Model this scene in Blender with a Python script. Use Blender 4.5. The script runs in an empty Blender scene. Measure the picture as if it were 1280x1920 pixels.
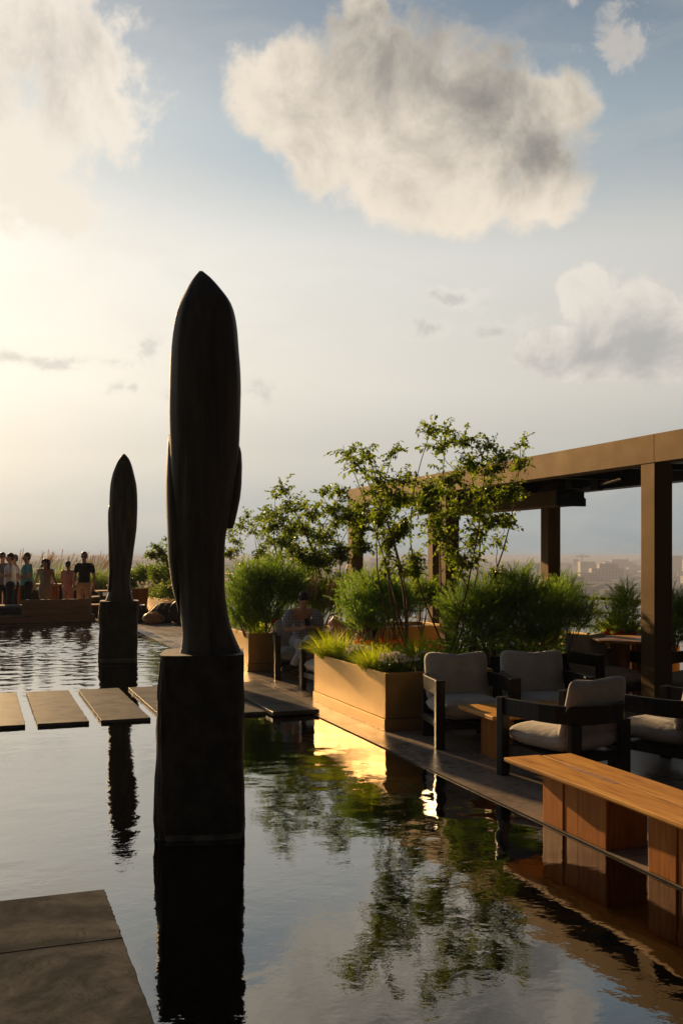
import bpy, bmesh, math, random
import numpy as np
from mathutils import Vector, Matrix, Quaternion
R = math.radians
PI = math.pi
scene = bpy.context.scene
col = scene.collection
F, CX, HY, CAMZ, YAW = 1867.0, 640.0, 1044.0, 1.72, R(20)
SUN_AZ, SUN_EL = R(-8), R(15.5)          # azimuth from +Y (clockwise positive), elevation
FX, FY = math.sin(YAW), math.cos(YAW)
WATER = -0.010

def at(px, py, d):
    """point at depth d (metres along the view) seen at a pixel of the photograph"""
    l = (px-CX)/F*d
    return Vector((d*FX + l*FY, d*FY - l*FX, CAMZ - (py-HY)/F*d))

# ------------------------------------------------------------------ object helpers
def tag(o, label=None, cat=None, group=None, kind=None):
    if label: o['label'] = label
    if cat: o['category'] = cat
    if group: o['group'] = group
    if kind: o['kind'] = kind
    return o

def empty(name, loc=(0,0,0), rz=0, label=None, cat=None, group=None):
    o = bpy.data.objects.new(name, None)
    o.empty_display_size = .1
    o.location = loc; o.rotation_euler = (0,0,rz)
    col.objects.link(o)
    return tag(o, label, cat, group)

def copy_thing(o, loc, rz, label):
    r = o.copy(); col.objects.link(r); r.location = loc; r.rotation_euler = (0,0,rz); r['label'] = label
    for ch in o.children:
        c = ch.copy(); col.objects.link(c); c.parent = r
        for g in ch.children:
            d = g.copy(); col.objects.link(d); d.parent = c
    return r

class MB:
    def __init__(s): s.v = []; s.f = []; s.mi = []; s.m = 0
    def add(s, vs, fs):
        n = len(s.v); s.v += [tuple(v) for v in vs]
        s.f += [tuple(i+n for i in f) for f in fs]; s.mi += [s.m]*len(fs)
    def box(s, x0, x1, y0, y1, z0, z1, M=None):
        vs = [Vector((x,y,z)) for z in (z0,z1) for y in (y0,y1) for x in (x0,x1)]
        if M: vs = [M @ v for v in vs]
        s.add(vs, [(0,2,3,1),(4,5,7,6),(0,1,5,4),(2,6,7,3),(0,4,6,2),(1,3,7,5)])
    def prism(s, poly, z0, z1, M=None):
        n = len(poly)
        vs = [Vector((p[0],p[1],z0)) for p in poly]+[Vector((p[0],p[1],z1)) for p in poly]
        if M: vs = [M @ v for v in vs]
        s.add(vs, [tuple(range(n-1,-1,-1)), tuple(range(n,2*n))]+[(i,(i+1)%n,n+(i+1)%n,n+i) for i in range(n)])
    def tube(s, pts, rs, seg=8, cap=True):
        pts = [Vector(p) for p in pts]
        if not isinstance(rs, (list,tuple)): rs = [rs]*len(pts)
        n = len(s.v); ref = Vector((0.13,0.31,1)).normalized()
        prev = None
        for i,p in enumerate(pts):
            t = (pts[min(i+1,len(pts)-1)]-pts[max(i-1,0)])
            if t.length < 1e-9: t = Vector((0,0,1))
            t.normalize()
            if prev is None:
                a = t.cross(ref)
                if a.length < .1: a = t.cross(Vector((1,0,0)))
            else:
                a = prev - t*prev.dot(t)
                if a.length < 1e-5: a = t.cross(ref)
            a.normalize(); prev = a; b = t.cross(a)
            for k in range(seg):
                w = 2*PI*k/seg
                s.v.append(tuple(p + (a*math.cos(w)+b*math.sin(w))*rs[i]))
        for i in range(len(pts)-1):
            for k in range(seg):
                a0 = n+i*seg+k; a1 = n+i*seg+(k+1)%seg
                s.f.append((a0,a1,a1+seg,a0+seg)); s.mi.append(s.m)
        if cap:
            s.f.append(tuple(n+k for k in range(seg-1,-1,-1))); s.mi.append(s.m)
            m = n+(len(pts)-1)*seg
            s.f.append(tuple(m+k for k in range(seg))); s.mi.append(s.m)
    def ell(s, c, r, M=None, seg=14, rings=9):
        c = Vector(c); n = len(s.v)
        if not isinstance(r, (tuple,list)): r = (r,r,r)
        vs = [Vector((0,0,-r[2]))]
        for i in range(1,rings):
            ph = -PI/2+PI*i/rings
            for k in range(seg):
                w = 2*PI*k/seg
                vs.append(Vector((r[0]*math.cos(ph)*math.cos(w), r[1]*math.cos(ph)*math.sin(w), r[2]*math.sin(ph))))
        vs.append(Vector((0,0,r[2])))
        if M: vs = [M @ v for v in vs]
        fs = [(0,1+(k+1)%seg,1+k) for k in range(seg)]
        for i in range(rings-2):
            for k in range(seg):
                a = 1+i*seg+k; b = 1+i*seg+(k+1)%seg
                fs.append((a,b,b+seg,a+seg))
        top = len(vs)-1; m = 1+(rings-2)*seg
        fs += [(m+k,m+(k+1)%seg,top) for k in range(seg)]
        s.add([v+c for v in vs], fs)
    def cap(s, p0, p1, r0, r1=None, seg=12):
        """tapered limb with rounded ends"""
        r1 = r0 if r1 is None else r1
        p0, p1 = Vector(p0), Vector(p1)
        s.tube([p0,(p0+p1)/2,p1], [r0,(r0+r1)/2,r1], seg)
        s.ell(p0, r0, seg=seg, rings=7); s.ell(p1, r1, seg=seg, rings=7)
    def loft(s, rings):
        """rings: lists of points, same length"""
        n = len(s.v); k = len(rings[0])
        for r in rings: s.v += [tuple(p) for p in r]
        for i in range(len(rings)-1):
            for j in range(k):
                a = n+i*k+j; b = n+i*k+(j+1)%k
                s.f.append((a,b,b+k,a+k)); s.mi.append(s.m)
        s.f.append(tuple(n+j for j in range(k-1,-1,-1))); s.mi.append(s.m)
        m = n+(len(rings)-1)*k
        s.f.append(tuple(m+j for j in range(k))); s.mi.append(s.m)
    def build(s, name, mat, parent=None, smooth=False, bevel=0, remesh=0, sub=0, segs=2):
        me = bpy.data.meshes.new(name); me.from_pydata(s.v, [], s.f)
        for m in (mat if isinstance(mat,(list,tuple)) else [mat]): me.materials.append(m)
        if isinstance(mat,(list,tuple)): me.polygons.foreach_set('material_index', s.mi)
        if smooth: me.polygons.foreach_set('use_smooth', [True]*len(s.f))
        me.update()
        o = bpy.data.objects.new(name, me); col.objects.link(o)
        if parent: o.parent = parent
        if remesh:
            md = o.modifiers.new('r','REMESH'); md.mode = 'VOXEL'; md.voxel_size = remesh; md.use_smooth_shade = True
            md = o.modifiers.new('s','SMOOTH'); md.factor = .5; md.iterations = 3
        if sub:
            md = o.modifiers.new('sub','SUBSURF'); md.levels = sub; md.render_levels = sub
        if bevel:
            md = o.modifiers.new('b','BEVEL'); md.width = bevel; md.segments = segs; md.limit_method = 'ANGLE'
            md.harden_normals = False
        return o

# ------------------------------------------------------------------ materials
def N(nt, t, **kw):
    n = nt.nodes.new(t)
    for k, v in kw.items():
        if k == 'ins':
            for a, b in v.items():
                n.inputs[a].default_value = b
        else: setattr(n, k, v)
    return n
def L(nt, a, b): nt.links.new(a, b)
def ramp(nt, fac, stops, interp='LINEAR'):
    r = nt.nodes.new('ShaderNodeValToRGB'); r.color_ramp.interpolation = interp
    e = r.color_ramp.elements
    while len(e) < len(stops): e.new(.5)
    for i, (p, c) in enumerate(stops):
        e[i].position = p; e[i].color = (c[0],c[1],c[2],1)
    L(nt, fac, r.inputs[0]); return r.outputs[0]
def mathn(nt, op, a, b=None, c=None, clamp=False):
    n = nt.nodes.new('ShaderNodeMath'); n.operation = op; n.use_clamp = clamp
    for i, x in enumerate((a,b,c)):
        if x is None: continue
        if isinstance(x, (int,float)): n.inputs[i].default_value = x
        else: L(nt, x, n.inputs[i])
    return n.outputs[0]
def mixc(nt, fac, a, b, mode='MIX'):
    n = nt.nodes.new('ShaderNodeMix'); n.data_type = 'RGBA'; n.blend_type = mode
    for i, x in ((0,fac),(6,a),(7,b)):
        if isinstance(x, (int,float)): n.inputs[i].default_value = x
        elif isinstance(x, (tuple,list)): n.inputs[i].default_value = (x[0],x[1],x[2],1)
        else: L(nt, x, n.inputs[i])
    return n.outputs[2]
def base(name, color=(.5,.5,.5), rough=.5, metal=0, spec=.5, ior=1.45):
    m = bpy.data.materials.new(name); m.use_nodes = True
    nt = m.node_tree; b = nt.nodes['Principled BSDF']
    b.inputs['Base Color'].default_value = (*color,1)
    b.inputs['Roughness'].default_value = rough
    b.inputs['Metallic'].default_value = metal
    b.inputs['Specular IOR Level'].default_value = spec
    b.inputs['IOR'].default_value = ior
    return m, nt, b
def coords(nt, scale=(1,1,1), obj=False, rot=(0,0,0)):
    mp = N(nt, 'ShaderNodeMapping'); mp.inputs['Scale'].default_value = scale; mp.inputs['Rotation'].default_value = rot
    if obj:
        t = N(nt, 'ShaderNodeTexCoord'); L(nt, t.outputs['Object'], mp.inputs[0])
    else:
        g = N(nt, 'ShaderNodeNewGeometry'); L(nt, g.outputs['Position'], mp.inputs[0])
    return mp.outputs[0]
def noise(nt, vec, scale, detail=4, rough=.55, dist=0, out=0):
    n = N(nt, 'ShaderNodeTexNoise'); n.inputs['Scale'].default_value = scale; n.inputs['Detail'].default_value = detail
    n.inputs['Roughness'].default_value = rough; n.inputs['Distortion'].default_value = dist
    if vec is not None: L(nt, vec, n.inputs['Vector'])
    return n.outputs[out]
def bump(nt, b, h, strength=.3, dist=.01, prev=None):
    n = N(nt, 'ShaderNodeBump'); n.inputs['Strength'].default_value = strength; n.inputs['Distance'].default_value = dist
    L(nt, h, n.inputs['Height'])
    if prev is not None: L(nt, prev, n.inputs['Normal'])
    L(nt, n.outputs[0], b.inputs['Normal']); return n.outputs[0]

def mottled(name, c1, c2, scale=6, rough=(.4,.6), metal=0, spec=.5, bmp=.1, bd=.004, stretch=(1,1,1), obj=True, fine=60):
    m, nt, b = base(name, c1, rough[0], metal, spec)
    v = coords(nt, stretch, obj)
    n1 = noise(nt, v, scale, 6, .6, .3)
    L(nt, ramp(nt, n1, [(.3,c1),(.7,c2)]), b.inputs['Base Color'])
    n2 = noise(nt, v, scale*2.3, 5, .6)
    mr = N(nt, 'ShaderNodeMapRange', ins={'From Min':.3,'From Max':.7,'To Min':rough[0],'To Max':rough[1]})
    L(nt, n2, mr.inputs[0]); L(nt, mr.outputs[0], b.inputs['Roughness'])
    if bmp: bump(nt, b, noise(nt, v, fine, 4, .6), bmp, bd)
    return m

def woodmat(name, c1, c2, c3, axis=1, rough=(.35,.55), scale=1.0, obj=True):
    m, nt, b = base(name, c1, rough[0], 0, .22)
    st = [9,9,9]; st[axis] = .9
    v = coords(nt, tuple(s*scale for s in st), obj)
    n1 = noise(nt, v, 1.3, 8, .62, 1.2)
    st2 = [55,55,55]; st2[axis] = 2.2
    v2 = coords(nt, tuple(s*scale for s in st2), obj)
    n2 = noise(nt, v2, 1.6, 4, .6, .2)
    h = mathn(nt, 'ADD', mathn(nt, 'MULTIPLY', n1, .7), mathn(nt, 'MULTIPLY', n2, .3))
    L(nt, ramp(nt, h, [(.34,c3),(.46,c1),(.62,c2)]), b.inputs['Base Color'])
    mr = N(nt, 'ShaderNodeMapRange', ins={'From Min':.35,'From Max':.65,'To Min':rough[1],'To Max':rough[0]})
    L(nt, h, mr.inputs[0]); L(nt, mr.outputs[0], b.inputs['Roughness'])
    bump(nt, b, h, .25, .002)
    return m

def leafmat(name, c1, c2, trans=.45, rough=.45, tcol=None):
    m, nt, b = base(name, c1, rough, 0, .4)
    g = N(nt, 'ShaderNodeNewGeometry')
    c = ramp(nt, g.outputs['Random Per Island'], [(0,c1),(1,c2)])
    L(nt, c, b.inputs['Base Color'])
    t = N(nt, 'ShaderNodeBsdfTranslucent')
    tc = mixc(nt, 1.0, c, tcol or (1.6,1.7,.6), 'MULTIPLY')
    L(nt, tc, t.inputs['Color'])
    mx = N(nt, 'ShaderNodeMixShader'); mx.inputs[0].default_value = trans
    L(nt, b.outputs[0], mx.inputs[1]); L(nt, t.outputs[0], mx.inputs[2])
    L(nt, mx.outputs[0], nt.nodes['Material Output'].inputs['Surface'])
    return m

M = {}
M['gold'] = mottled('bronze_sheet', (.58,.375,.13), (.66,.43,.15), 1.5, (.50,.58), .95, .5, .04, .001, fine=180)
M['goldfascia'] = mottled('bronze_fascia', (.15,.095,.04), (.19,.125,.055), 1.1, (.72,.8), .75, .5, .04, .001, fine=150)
M['black'] = mottled('black_metal', (.006,.006,.006), (.012,.011,.010), 4, (.35,.5), .2, .3, .05, .001)
M['soil'] = mottled('soil', (.02,.013,.008), (.05,.033,.02), 20, (.8,.95), 0, .2, .8, .03)
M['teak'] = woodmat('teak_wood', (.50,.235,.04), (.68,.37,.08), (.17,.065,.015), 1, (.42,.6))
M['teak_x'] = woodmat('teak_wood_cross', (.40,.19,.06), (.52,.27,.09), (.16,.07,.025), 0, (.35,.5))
M['teak_z'] = woodmat('teak_wood_upright_shaded', (.32,.105,.012), (.42,.155,.02), (.12,.035,.008), 2, (.6,.75))  # darker than the seat teak: shade under the bench overhang is in the colour
M['ash'] = woodmat('weathered_wood', (.34,.19,.10), (.44,.27,.15), (.15,.09,.055), 0, (.5,.65))
M['blackwood'] = woodmat('black_stained_wood', (.012,.009,.007), (.022,.017,.013), (.006,.005,.004), 2, (.33,.5))
M['bag_black'] = mottled('black_nylon', (.008,.008,.009), (.02,.02,.022), 9, (.55,.7), 0, .4, .5, .01)
M['bag_tan'] = mottled('tan_leather', (.35,.2,.11), (.48,.3,.18), 9, (.45,.6), 0, .4, .5, .01)
M['white'] = mottled('white_ceramic', (.7,.68,.64), (.8,.78,.75), 9, (.3,.4))
M['rope'] = mottled('webbing', (.3,.2,.1), (.4,.28,.15), 20, (.6,.7))
M['bark'] = mottled('bark', (.10,.055,.035), (.20,.12,.075), 30, (.6,.8), 0, .3, .8, .006, fine=90)
M['skin'] = mottled('skin', (.60,.34,.23), (.66,.38,.26), 12, (.45,.55), 0, .4, .05, .001)
M['skin2'] = mottled('skin_brown', (.30,.16,.10), (.36,.2,.13), 12, (.45,.55), 0, .4, .05, .001)
M['hair'] = mottled('dark_hair', (.008,.006,.005), (.02,.014,.01), 40, (.4,.6), 0, .5, .8, .01, (1,1,.2))
M['hair_grey'] = mottled('grey_hair', (.10,.09,.08), (.2,.18,.16), 40, (.5,.6), 0, .4, .6, .01)
M['hair_red'] = mottled('auburn_hair', (.16,.055,.02), (.26,.1,.04), 40, (.4,.6), 0, .5, .6, .01)
M['glass_dark'] = base('dark_lens', (.005,.005,.005), .1)[0]

def clothmat(name, c1, c2, check=None):
    m, nt, b = base(name, c1, .85, 0, .2)
    v = coords(nt, (1,1,1), True)
    n = noise(nt, v, 9, 5, .6, .4)
    c = ramp(nt, n, [(.35,c1),(.65,c2)])
    if check:
        sc, cc = check
        w1 = N(nt,'ShaderNodeTexWave'); w1.bands_direction='X'; w1.inputs['Scale'].default_value = sc; L(nt, v, w1.inputs[0])
        w2 = N(nt,'ShaderNodeTexWave'); w2.bands_direction='Z'; w2.inputs['Scale'].default_value = sc; L(nt, v, w2.inputs[0])
        s = mathn(nt,'MULTIPLY', mathn(nt,'ADD', w1.outputs['Fac'], w2.outputs['Fac']), .5)
        c = mixc(nt, ramp(nt, s, [(.3,(0,0,0)),(.6,(1,1,1))]), c, cc)
    L(nt, c, b.inputs['Base Color'])
    bump(nt, b, n, .6, .012)
    b.inputs['Sheen Weight'].default_value = .15
    return m
M['c_black'] = clothmat('black_cloth', (.008,.008,.009), (.014,.014,.015))
M['c_navy'] = clothmat('navy_cloth', (.012,.014,.022), (.02,.022,.032))
M['c_khaki'] = clothmat('khaki_cloth', (.50,.36,.22), (.60,.44,.28))
M['c_blue'] = clothmat('blue_cloth', (.16,.46,.58), (.22,.55,.68))
M['c_white'] = clothmat('white_cloth', (.74,.72,.78), (.82,.8,.85))
M['c_grey'] = clothmat('grey_cloth', (.2,.22,.28), (.26,.28,.34))
M['c_dress'] = clothmat('grey_dress_cloth', (.20,.165,.14), (.28,.23,.195))
M['c_pink'] = clothmat('pink_check_cloth', (.5,.36,.36), (.56,.42,.42), (16,(.28,.07,.09)))
M['c_gingham'] = clothmat('gingham_cloth', (.8,.82,.86), (.86,.88,.9), (14,(.03,.05,.16)))
M['c_pale'] = clothmat('pale_cloth', (.6,.6,.62), (.7,.7,.72))
M['c_shoe'] = base('shoe_leather', (.012,.01,.009), .4)[0]

def fabric(name, c1, c2):
    m, nt, b = base(name, c1, .9, 0, .15)
    v = coords(nt, (1,1,1), True)
    n = noise(nt, v, 160, 3, .7)
    big = noise(nt, v, 5, 4, .6)
    s = mathn(nt,'ADD', mathn(nt,'MULTIPLY', n, .65), mathn(nt,'MULTIPLY', big, .35))
    L(nt, ramp(nt, s, [(.38,c1),(.62,c2)]), b.inputs['Base Color'])
    p = bump(nt, b, big, .5, .03)
    bump(nt, b, n, .5, .003, p)
    b.inputs['Sheen Weight'].default_value = .25
    return m
M['fabric'] = fabric('grey_boucle', (.30,.285,.265), (.56,.53,.49))
M['fabric_dark'] = fabric('dark_boucle', (.035,.035,.038), (.06,.06,.065))

def leafset():
    M['leaf'] = leafmat('tree_leaf', (.06,.10,.016), (.21,.26,.036), .55, .4)
    M['feather'] = leafmat('feathery_leaf', (.10,.17,.03), (.28,.37,.055), .58, .5)
    M['feather_dark'] = leafmat('feathery_leaf_dark', (.06,.13,.04), (.18,.28,.07), .62, .5)
    M['grass'] = leafmat('grass_blade', (.20,.30,.02), (.48,.52,.05), .55, .45)
    M['grass_gold'] = leafmat('grass_blade_gold', (.30,.28,.05), (.50,.36,.09), .4, .45)
    M['plume'] = leafmat('plume', (.36,.25,.13), (.5,.37,.2), .3, .7, (1.1,1.05,.9))
    M['bush'] = leafmat('bush_leaf', (.06,.11,.015), (.16,.22,.03), .4, .4)
    M['red'] = leafmat('red_petal', (.55,.012,.01), (.75,.05,.015), .25, .5, (1,.6,.6))
    M['orange'] = leafmat('orange_petal', (.7,.09,.01), (.8,.18,.02), .25, .5, (1,.7,.5))
    M['petal'] = leafmat('white_petal', (.66,.62,.55), (.82,.78,.72), .25, .5, (1,1,.95))
    M['lime'] = leafmat('lime_leaf', (.12,.19,.02), (.24,.30,.035), .4, .4)
leafset()

# statue timber: near black, long vertical grain, checks
def statuemat(name, c1, c2, rough, st):
    m, nt, b = base(name, c1, rough[0], 0, .35)
    v = coords(nt, st, True)
    n = noise(nt, v, 5, 8, .65, .4)
    L(nt, ramp(nt, n, [(.35,c1),(.7,c2)]), b.inputs['Base Color'])
    mr = N(nt, 'ShaderNodeMapRange', ins={'From Min':.3,'From Max':.7,'To Min':rough[0],'To Max':rough[1]})
    L(nt, n, mr.inputs[0]); L(nt, mr.outputs[0], b.inputs['Roughness'])
    p = bump(nt, b, n, .5, .012)
    n3 = noise(nt, coords(nt, tuple(s*6 for s in st), True), 6, 4, .6)
    bump(nt, b, n3, .3, .003, p)
    return m
M['statue'] = statuemat('dark_carved_wood', (.04,.034,.029), (.12,.10,.082), (.5,.65), (2.2,2.2,.25))
M['plinth'] = statuemat('dark_rough_block', (.02,.0175,.015), (.06,.052,.044), (.55,.75), (1.6,1.6,1.2))
M['plinth_wet'] = statuemat('mineral_stained_base', (.10,.088,.072), (.28,.24,.19), (.5,.75), (2.5,2.5,2.5))

# stone paving
def paving(name, c1, c2, joint, bw, bh, rough=(.22,.42), off=0.5, rot=0):
    m, nt, b = base(name, c1, .3, 0, .5)
    v = coords(nt, (1,1,1), False, (0,0,rot))
    br = N(nt, 'ShaderNodeTexBrick'); br.offset = off; br.squash = 1
    br.inputs['Scale'].default_value = 1; br.inputs['Brick Width'].default_value = bw; br.inputs['Row Height'].default_value = bh
    br.inputs['Mortar Size'].default_value = .004; br.inputs['Mortar Smooth'].default_value = .3
    br.inputs['Color1'].default_value = (.35,.35,.35,1); br.inputs['Color2'].default_value = (.65,.65,.65,1); br.inputs['Mortar'].default_value = (.5,.5,.5,1)
    L(nt, v, br.inputs['Vector'])
    n1 = noise(nt, v, 1.6, 8, .65, 1.0)
    n2 = noise(nt, v, 11, 6, .65, .3)
    n3 = noise(nt, v, 120, 3, .7)
    s = mathn(nt,'ADD', mathn(nt,'MULTIPLY', n1, .55), mathn(nt,'MULTIPLY', n2, .3))
    s = mathn(nt,'ADD', s, mathn(nt,'MULTIPLY', n3, .15))
    s = mathn(nt,'ADD', s, mathn(nt,'MULTIPLY', mathn(nt,'SUBTRACT', br.outputs['Color'], .5), .25))
    c = ramp(nt, s, [(.36,c1),(.62,c2)])
    c = mixc(nt, br.outputs['Fac'], c, joint)
    L(nt, c, b.inputs['Base Color'])
    mr = N(nt, 'ShaderNodeMapRange', ins={'From Min':.35,'From Max':.65,'To Min':rough[0],'To Max':rough[1]})
    L(nt, s, mr.inputs[0])
    L(nt, mathn(nt,'ADD', mr.outputs[0], mathn(nt,'MULTIPLY', br.outputs['Fac'], .4)), b.inputs['Roughness'])
    h = mathn(nt,'SUBTRACT', mathn(nt,'MULTIPLY', n2, .3), br.outputs['Fac'])
    p = bump(nt, b, h, .5, .004)
    bump(nt, b, n3, .35, .002, p)
    return m
M['deck'] = paving('terrace_stone', (.15,.125,.107), (.31,.258,.22), (.04,.033,.028), 1.2, .62, (.20,.40), rot=PI/2)
M['slab'] = mottled('slab_stone', (.040,.042,.046), (.12,.118,.118), 2.2, (.75,.9), 0, .05, .25, .003, (1,1,1), False, 70)
def slabstone():
    m, nt, b = base('veined_slab_stone', (.06,.06,.06), .92, 0, .5, 1.04)
    v = coords(nt, (1,1,1), False, (0,0,.5))
    a_ = noise(nt, v, 1.5, 9, .62, 1.6); b_ = noise(nt, v, 5.5, 8, .68, .8); c_ = noise(nt, v, 140, 3, .7)
    s_ = mathn(nt,'ADD', mathn(nt,'MULTIPLY', a_, .62), mathn(nt,'ADD', mathn(nt,'MULTIPLY', b_, .30), mathn(nt,'MULTIPLY', c_, .08)))
    col_ = ramp(nt, s_, [(.34,(.022,.025,.030)),(.46,(.052,.058,.067)),(.55,(.095,.101,.110)),(.66,(.15,.155,.16))])
    vn = mathn(nt,'ABSOLUTE', mathn(nt,'SUBTRACT', noise(nt, v, 2.4, 6, .6, 2.2), .5))
    vr = N(nt,'ShaderNodeMapRange', ins={'From Min':0,'From Max':.012,'To Min':.55,'To Max':0}); L(nt, vn, vr.inputs[0])
    L(nt, mixc(nt, vr.outputs[0], col_, (.02,.018,.016)), b.inputs['Base Color'])
    bump(nt, b, s_, .35, .01)
    return m
M['slab'] = slabstone()
M['stonefar'] = mottled('stepping_stone_stone', (.06,.06,.06), (.16,.155,.15), 3.0, (.36,.6), 0, .35, .3, .003, (1,1,1), False, 70)
M['stonefar'].node_tree.nodes['Principled BSDF'].inputs['IOR'].default_value = 1.10

# ------------------------------------------------------------------ camera
cam = bpy.data.cameras.new('camera'); camo = bpy.data.objects.new('camera', cam); col.objects.link(camo)
camo.location = (0,0,CAMZ); camo.rotation_euler = (PI/2,0,-YAW)
cam.sensor_fit = 'HORIZONTAL'; cam.sensor_width = 24; cam.lens = 24*F/1280
cam.shift_y = (HY-960)/1280
cam.clip_start = .05; cam.clip_end = 60000
scene.camera = camo

# ------------------------------------------------------------------ light
sun = bpy.data.lights.new('sun','SUN'); suno = bpy.data.objects.new('sun', sun); col.objects.link(suno)
sun.energy = 5.0; sun.color = (1,.63,.29); sun.angle = R(.6)
sd = Vector((math.sin(SUN_AZ)*math.cos(SUN_EL), math.cos(SUN_AZ)*math.cos(SUN_EL), math.sin(SUN_EL)))
suno.rotation_euler = sd.to_track_quat('Z','Y').to_euler()
suno.location = (0,0,30)

w = bpy.data.worlds.new('World'); scene.world = w; w.use_nodes = True
nt = w.node_tree; nt.nodes.clear()
out = N(nt,'ShaderNodeOutputWorld'); bg = N(nt,'ShaderNodeBackground'); L(nt, bg.outputs[0], out.inputs[0])
tc = N(nt,'ShaderNodeTexCoord'); D = tc.outputs['Generated']
sky = N(nt,'ShaderNodeTexSky'); sky.sky_type = 'NISHITA'; sky.sun_disc = False
sky.sun_elevation = SUN_EL; sky.sun_rotation = SUN_AZ; sky.altitude = 50; sky.air_density = 1.0; sky.dust_density = 2.5; sky.ozone_density = 1.2
sp = N(nt,'ShaderNodeSeparateXYZ'); L(nt, D, sp.inputs[0])
az = mathn(nt,'ARCTAN2', sp.outputs[0], sp.outputs[1])
el = mathn(nt,'ARCSINE', sp.outputs[2])
sdir = N(nt,'ShaderNodeVectorMath', operation='DOT_PRODUCT'); L(nt, D, sdir.inputs[0]); sdir.inputs[1].default_value = sd
ang = mathn(nt,'ARCCOSINE', sdir.outputs['Value'])                 # angle from the sun
# haze-lit air: colour by elevation, brighter towards the sun
eln = mathn(nt,'DIVIDE', el, R(45), clamp=True)
air = ramp(nt, eln, [(0,(.40,.455,.475)),(.055,(.44,.485,.50)),(.13,(.64,.62,.57)),(.22,(.82,.775,.69)),(.36,(.82,.80,.74)),(.50,(.43,.515,.57)),(.66,(.235,.305,.385)),(1,(.11,.155,.22))], 'EASE')
g1 = mathn(nt,'POWER', 2.718, mathn(nt,'MULTIPLY', mathn(nt,'MULTIPLY', ang, ang), -1/(2*.22**2)))
g2 = mathn(nt,'POWER', 2.718, mathn(nt,'MULTIPLY', mathn(nt,'MULTIPLY', ang, ang), -1/(2*.06**2)))
dim = N(nt,'ShaderNodeMapRange', ins={'From Min':.25,'From Max':1.0,'To Min':1.04,'To Max':.70}); L(nt, ang, dim.inputs[0])
air = mixc(nt, 1.0, air, dim.outputs[0], 'MULTIPLY')
back = N(nt,'ShaderNodeMapRange', ins={'From Min':.86,'From Max':1.33,'To Min':1.0,'To Max':.09}); back.interpolation_type='SMOOTHSTEP'; L(nt, ang, back.inputs[0])
lowhaze = N(nt,'ShaderNodeMapRange', ins={'From Min':R(4),'From Max':R(15),'To Min':.0,'To Max':1.0}); L(nt, el, lowhaze.inputs[0]); lowhaze.interpolation_type='SMOOTHSTEP'
gl = mathn(nt,'MULTIPLY', mathn(nt,'MULTIPLY', g1, lowhaze.outputs[0]), .75)
air = mixc(nt, gl, air, (.86,.825,.74))
gl2 = mathn(nt,'MULTIPLY', g2, .35)
air = mixc(nt, gl2, air, (1.6,1.35,.95), 'ADD')
# thin high cirrus, stretched along the horizon
cv = N(nt,'ShaderNodeCombineXYZ'); L(nt, az, cv.inputs[0]); L(nt, mathn(nt,'MULTIPLY', el, 3.2), cv.inputs[1])
ci = noise(nt, cv.outputs[0], 6, 7, .6, .5)
civ = N(nt,'ShaderNodeMapRange', ins={'From Min':.45,'From Max':.75,'To Min':0,'To Max':.30}); L(nt, ci, civ.inputs[0])
air = mixc(nt, civ.outputs[0], air, (.66,.62,.56))
ns = N(nt,'ShaderNodeVectorMath', operation='SCALE'); L(nt, sky.outputs[0], ns.inputs[0]); ns.inputs['Scale'].default_value = .09
skyc = mixc(nt, .08, air, ns.outputs[0])
# clouds: soft lobes on the sphere of directions, broken up by fractal noise
def sph(px, py):
    return YAW+math.atan((px-CX)/F), math.atan((HY-py)/math.hypot(F, px-CX))
uv = N(nt,'ShaderNodeCombineXYZ'); L(nt, az, uv.inputs[0]); L(nt, el, uv.inputs[1])
warp1 = N(nt,'ShaderNodeTexNoise', ins={'Scale':9.0,'Detail':3.0,'Roughness':.55}); L(nt, uv.outputs[0], warp1.inputs['Vector'])
wv = N(nt,'ShaderNodeVectorMath', operation='SUBTRACT'); L(nt, warp1.outputs['Color'], wv.inputs[0]); wv.inputs[1].default_value = (.5,.5,.5)
wv2 = N(nt,'ShaderNodeVectorMath', operation='SCALE'); L(nt, wv.outputs[0], wv2.inputs[0]); wv2.inputs['Scale'].default_value = .045
uvw = N(nt,'ShaderNodeVectorMath', operation='ADD'); L(nt, uv.outputs[0], uvw.inputs[0]); L(nt, wv2.outputs[0], uvw.inputs[1])
def lobes(vec, lst):
    acc = None
    for (cx, cy, rx, ry) in lst:
        a, e = sph(cx, cy)
        s = N(nt,'ShaderNodeVectorMath', operation='SUBTRACT'); L(nt, vec, s.inputs[0]); s.inputs[1].default_value = (a,e,0)
        m_ = N(nt,'ShaderNodeVectorMath', operation='MULTIPLY'); L(nt, s.outputs[0], m_.inputs[0]); m_.inputs[1].default_value = (F/rx, F/ry, 0)
        l_ = N(nt,'ShaderNodeVectorMath', operation='LENGTH'); L(nt, m_.outputs[0], l_.inputs[0])
        v_ = mathn(nt,'SUBTRACT', 1.0, l_.outputs['Value'])
        acc = v_ if acc is None else mathn(nt,'SMOOTH_MAX', acc, v_, .25)
    return acc
big = lobes(uvw.outputs[0], [(535,155,125,110),(640,220,165,135),(695,35,48,52),(715,130,140,110),(810,220,190,145),(920,265,180,135),(740,335,120,95),(890,375,155,72),(1010,370,105,76),(1010,215,100,80)])
bigc = lobes(uvw.outputs[0], [(740,120,300,210),(900,190,300,210),(1000,300,180,120)])
left = lobes(uvw.outputs[0], [(50,40,170,150),(160,150,150,150),(40,300,150,140),(100,370,90,70)])
leftc = lobes(uvw.outputs[0], [(90,110,200,160)])
small = lobes(uvw.outputs[0], [(1158,75,75,75),(1075,5,40,25)])
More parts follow.
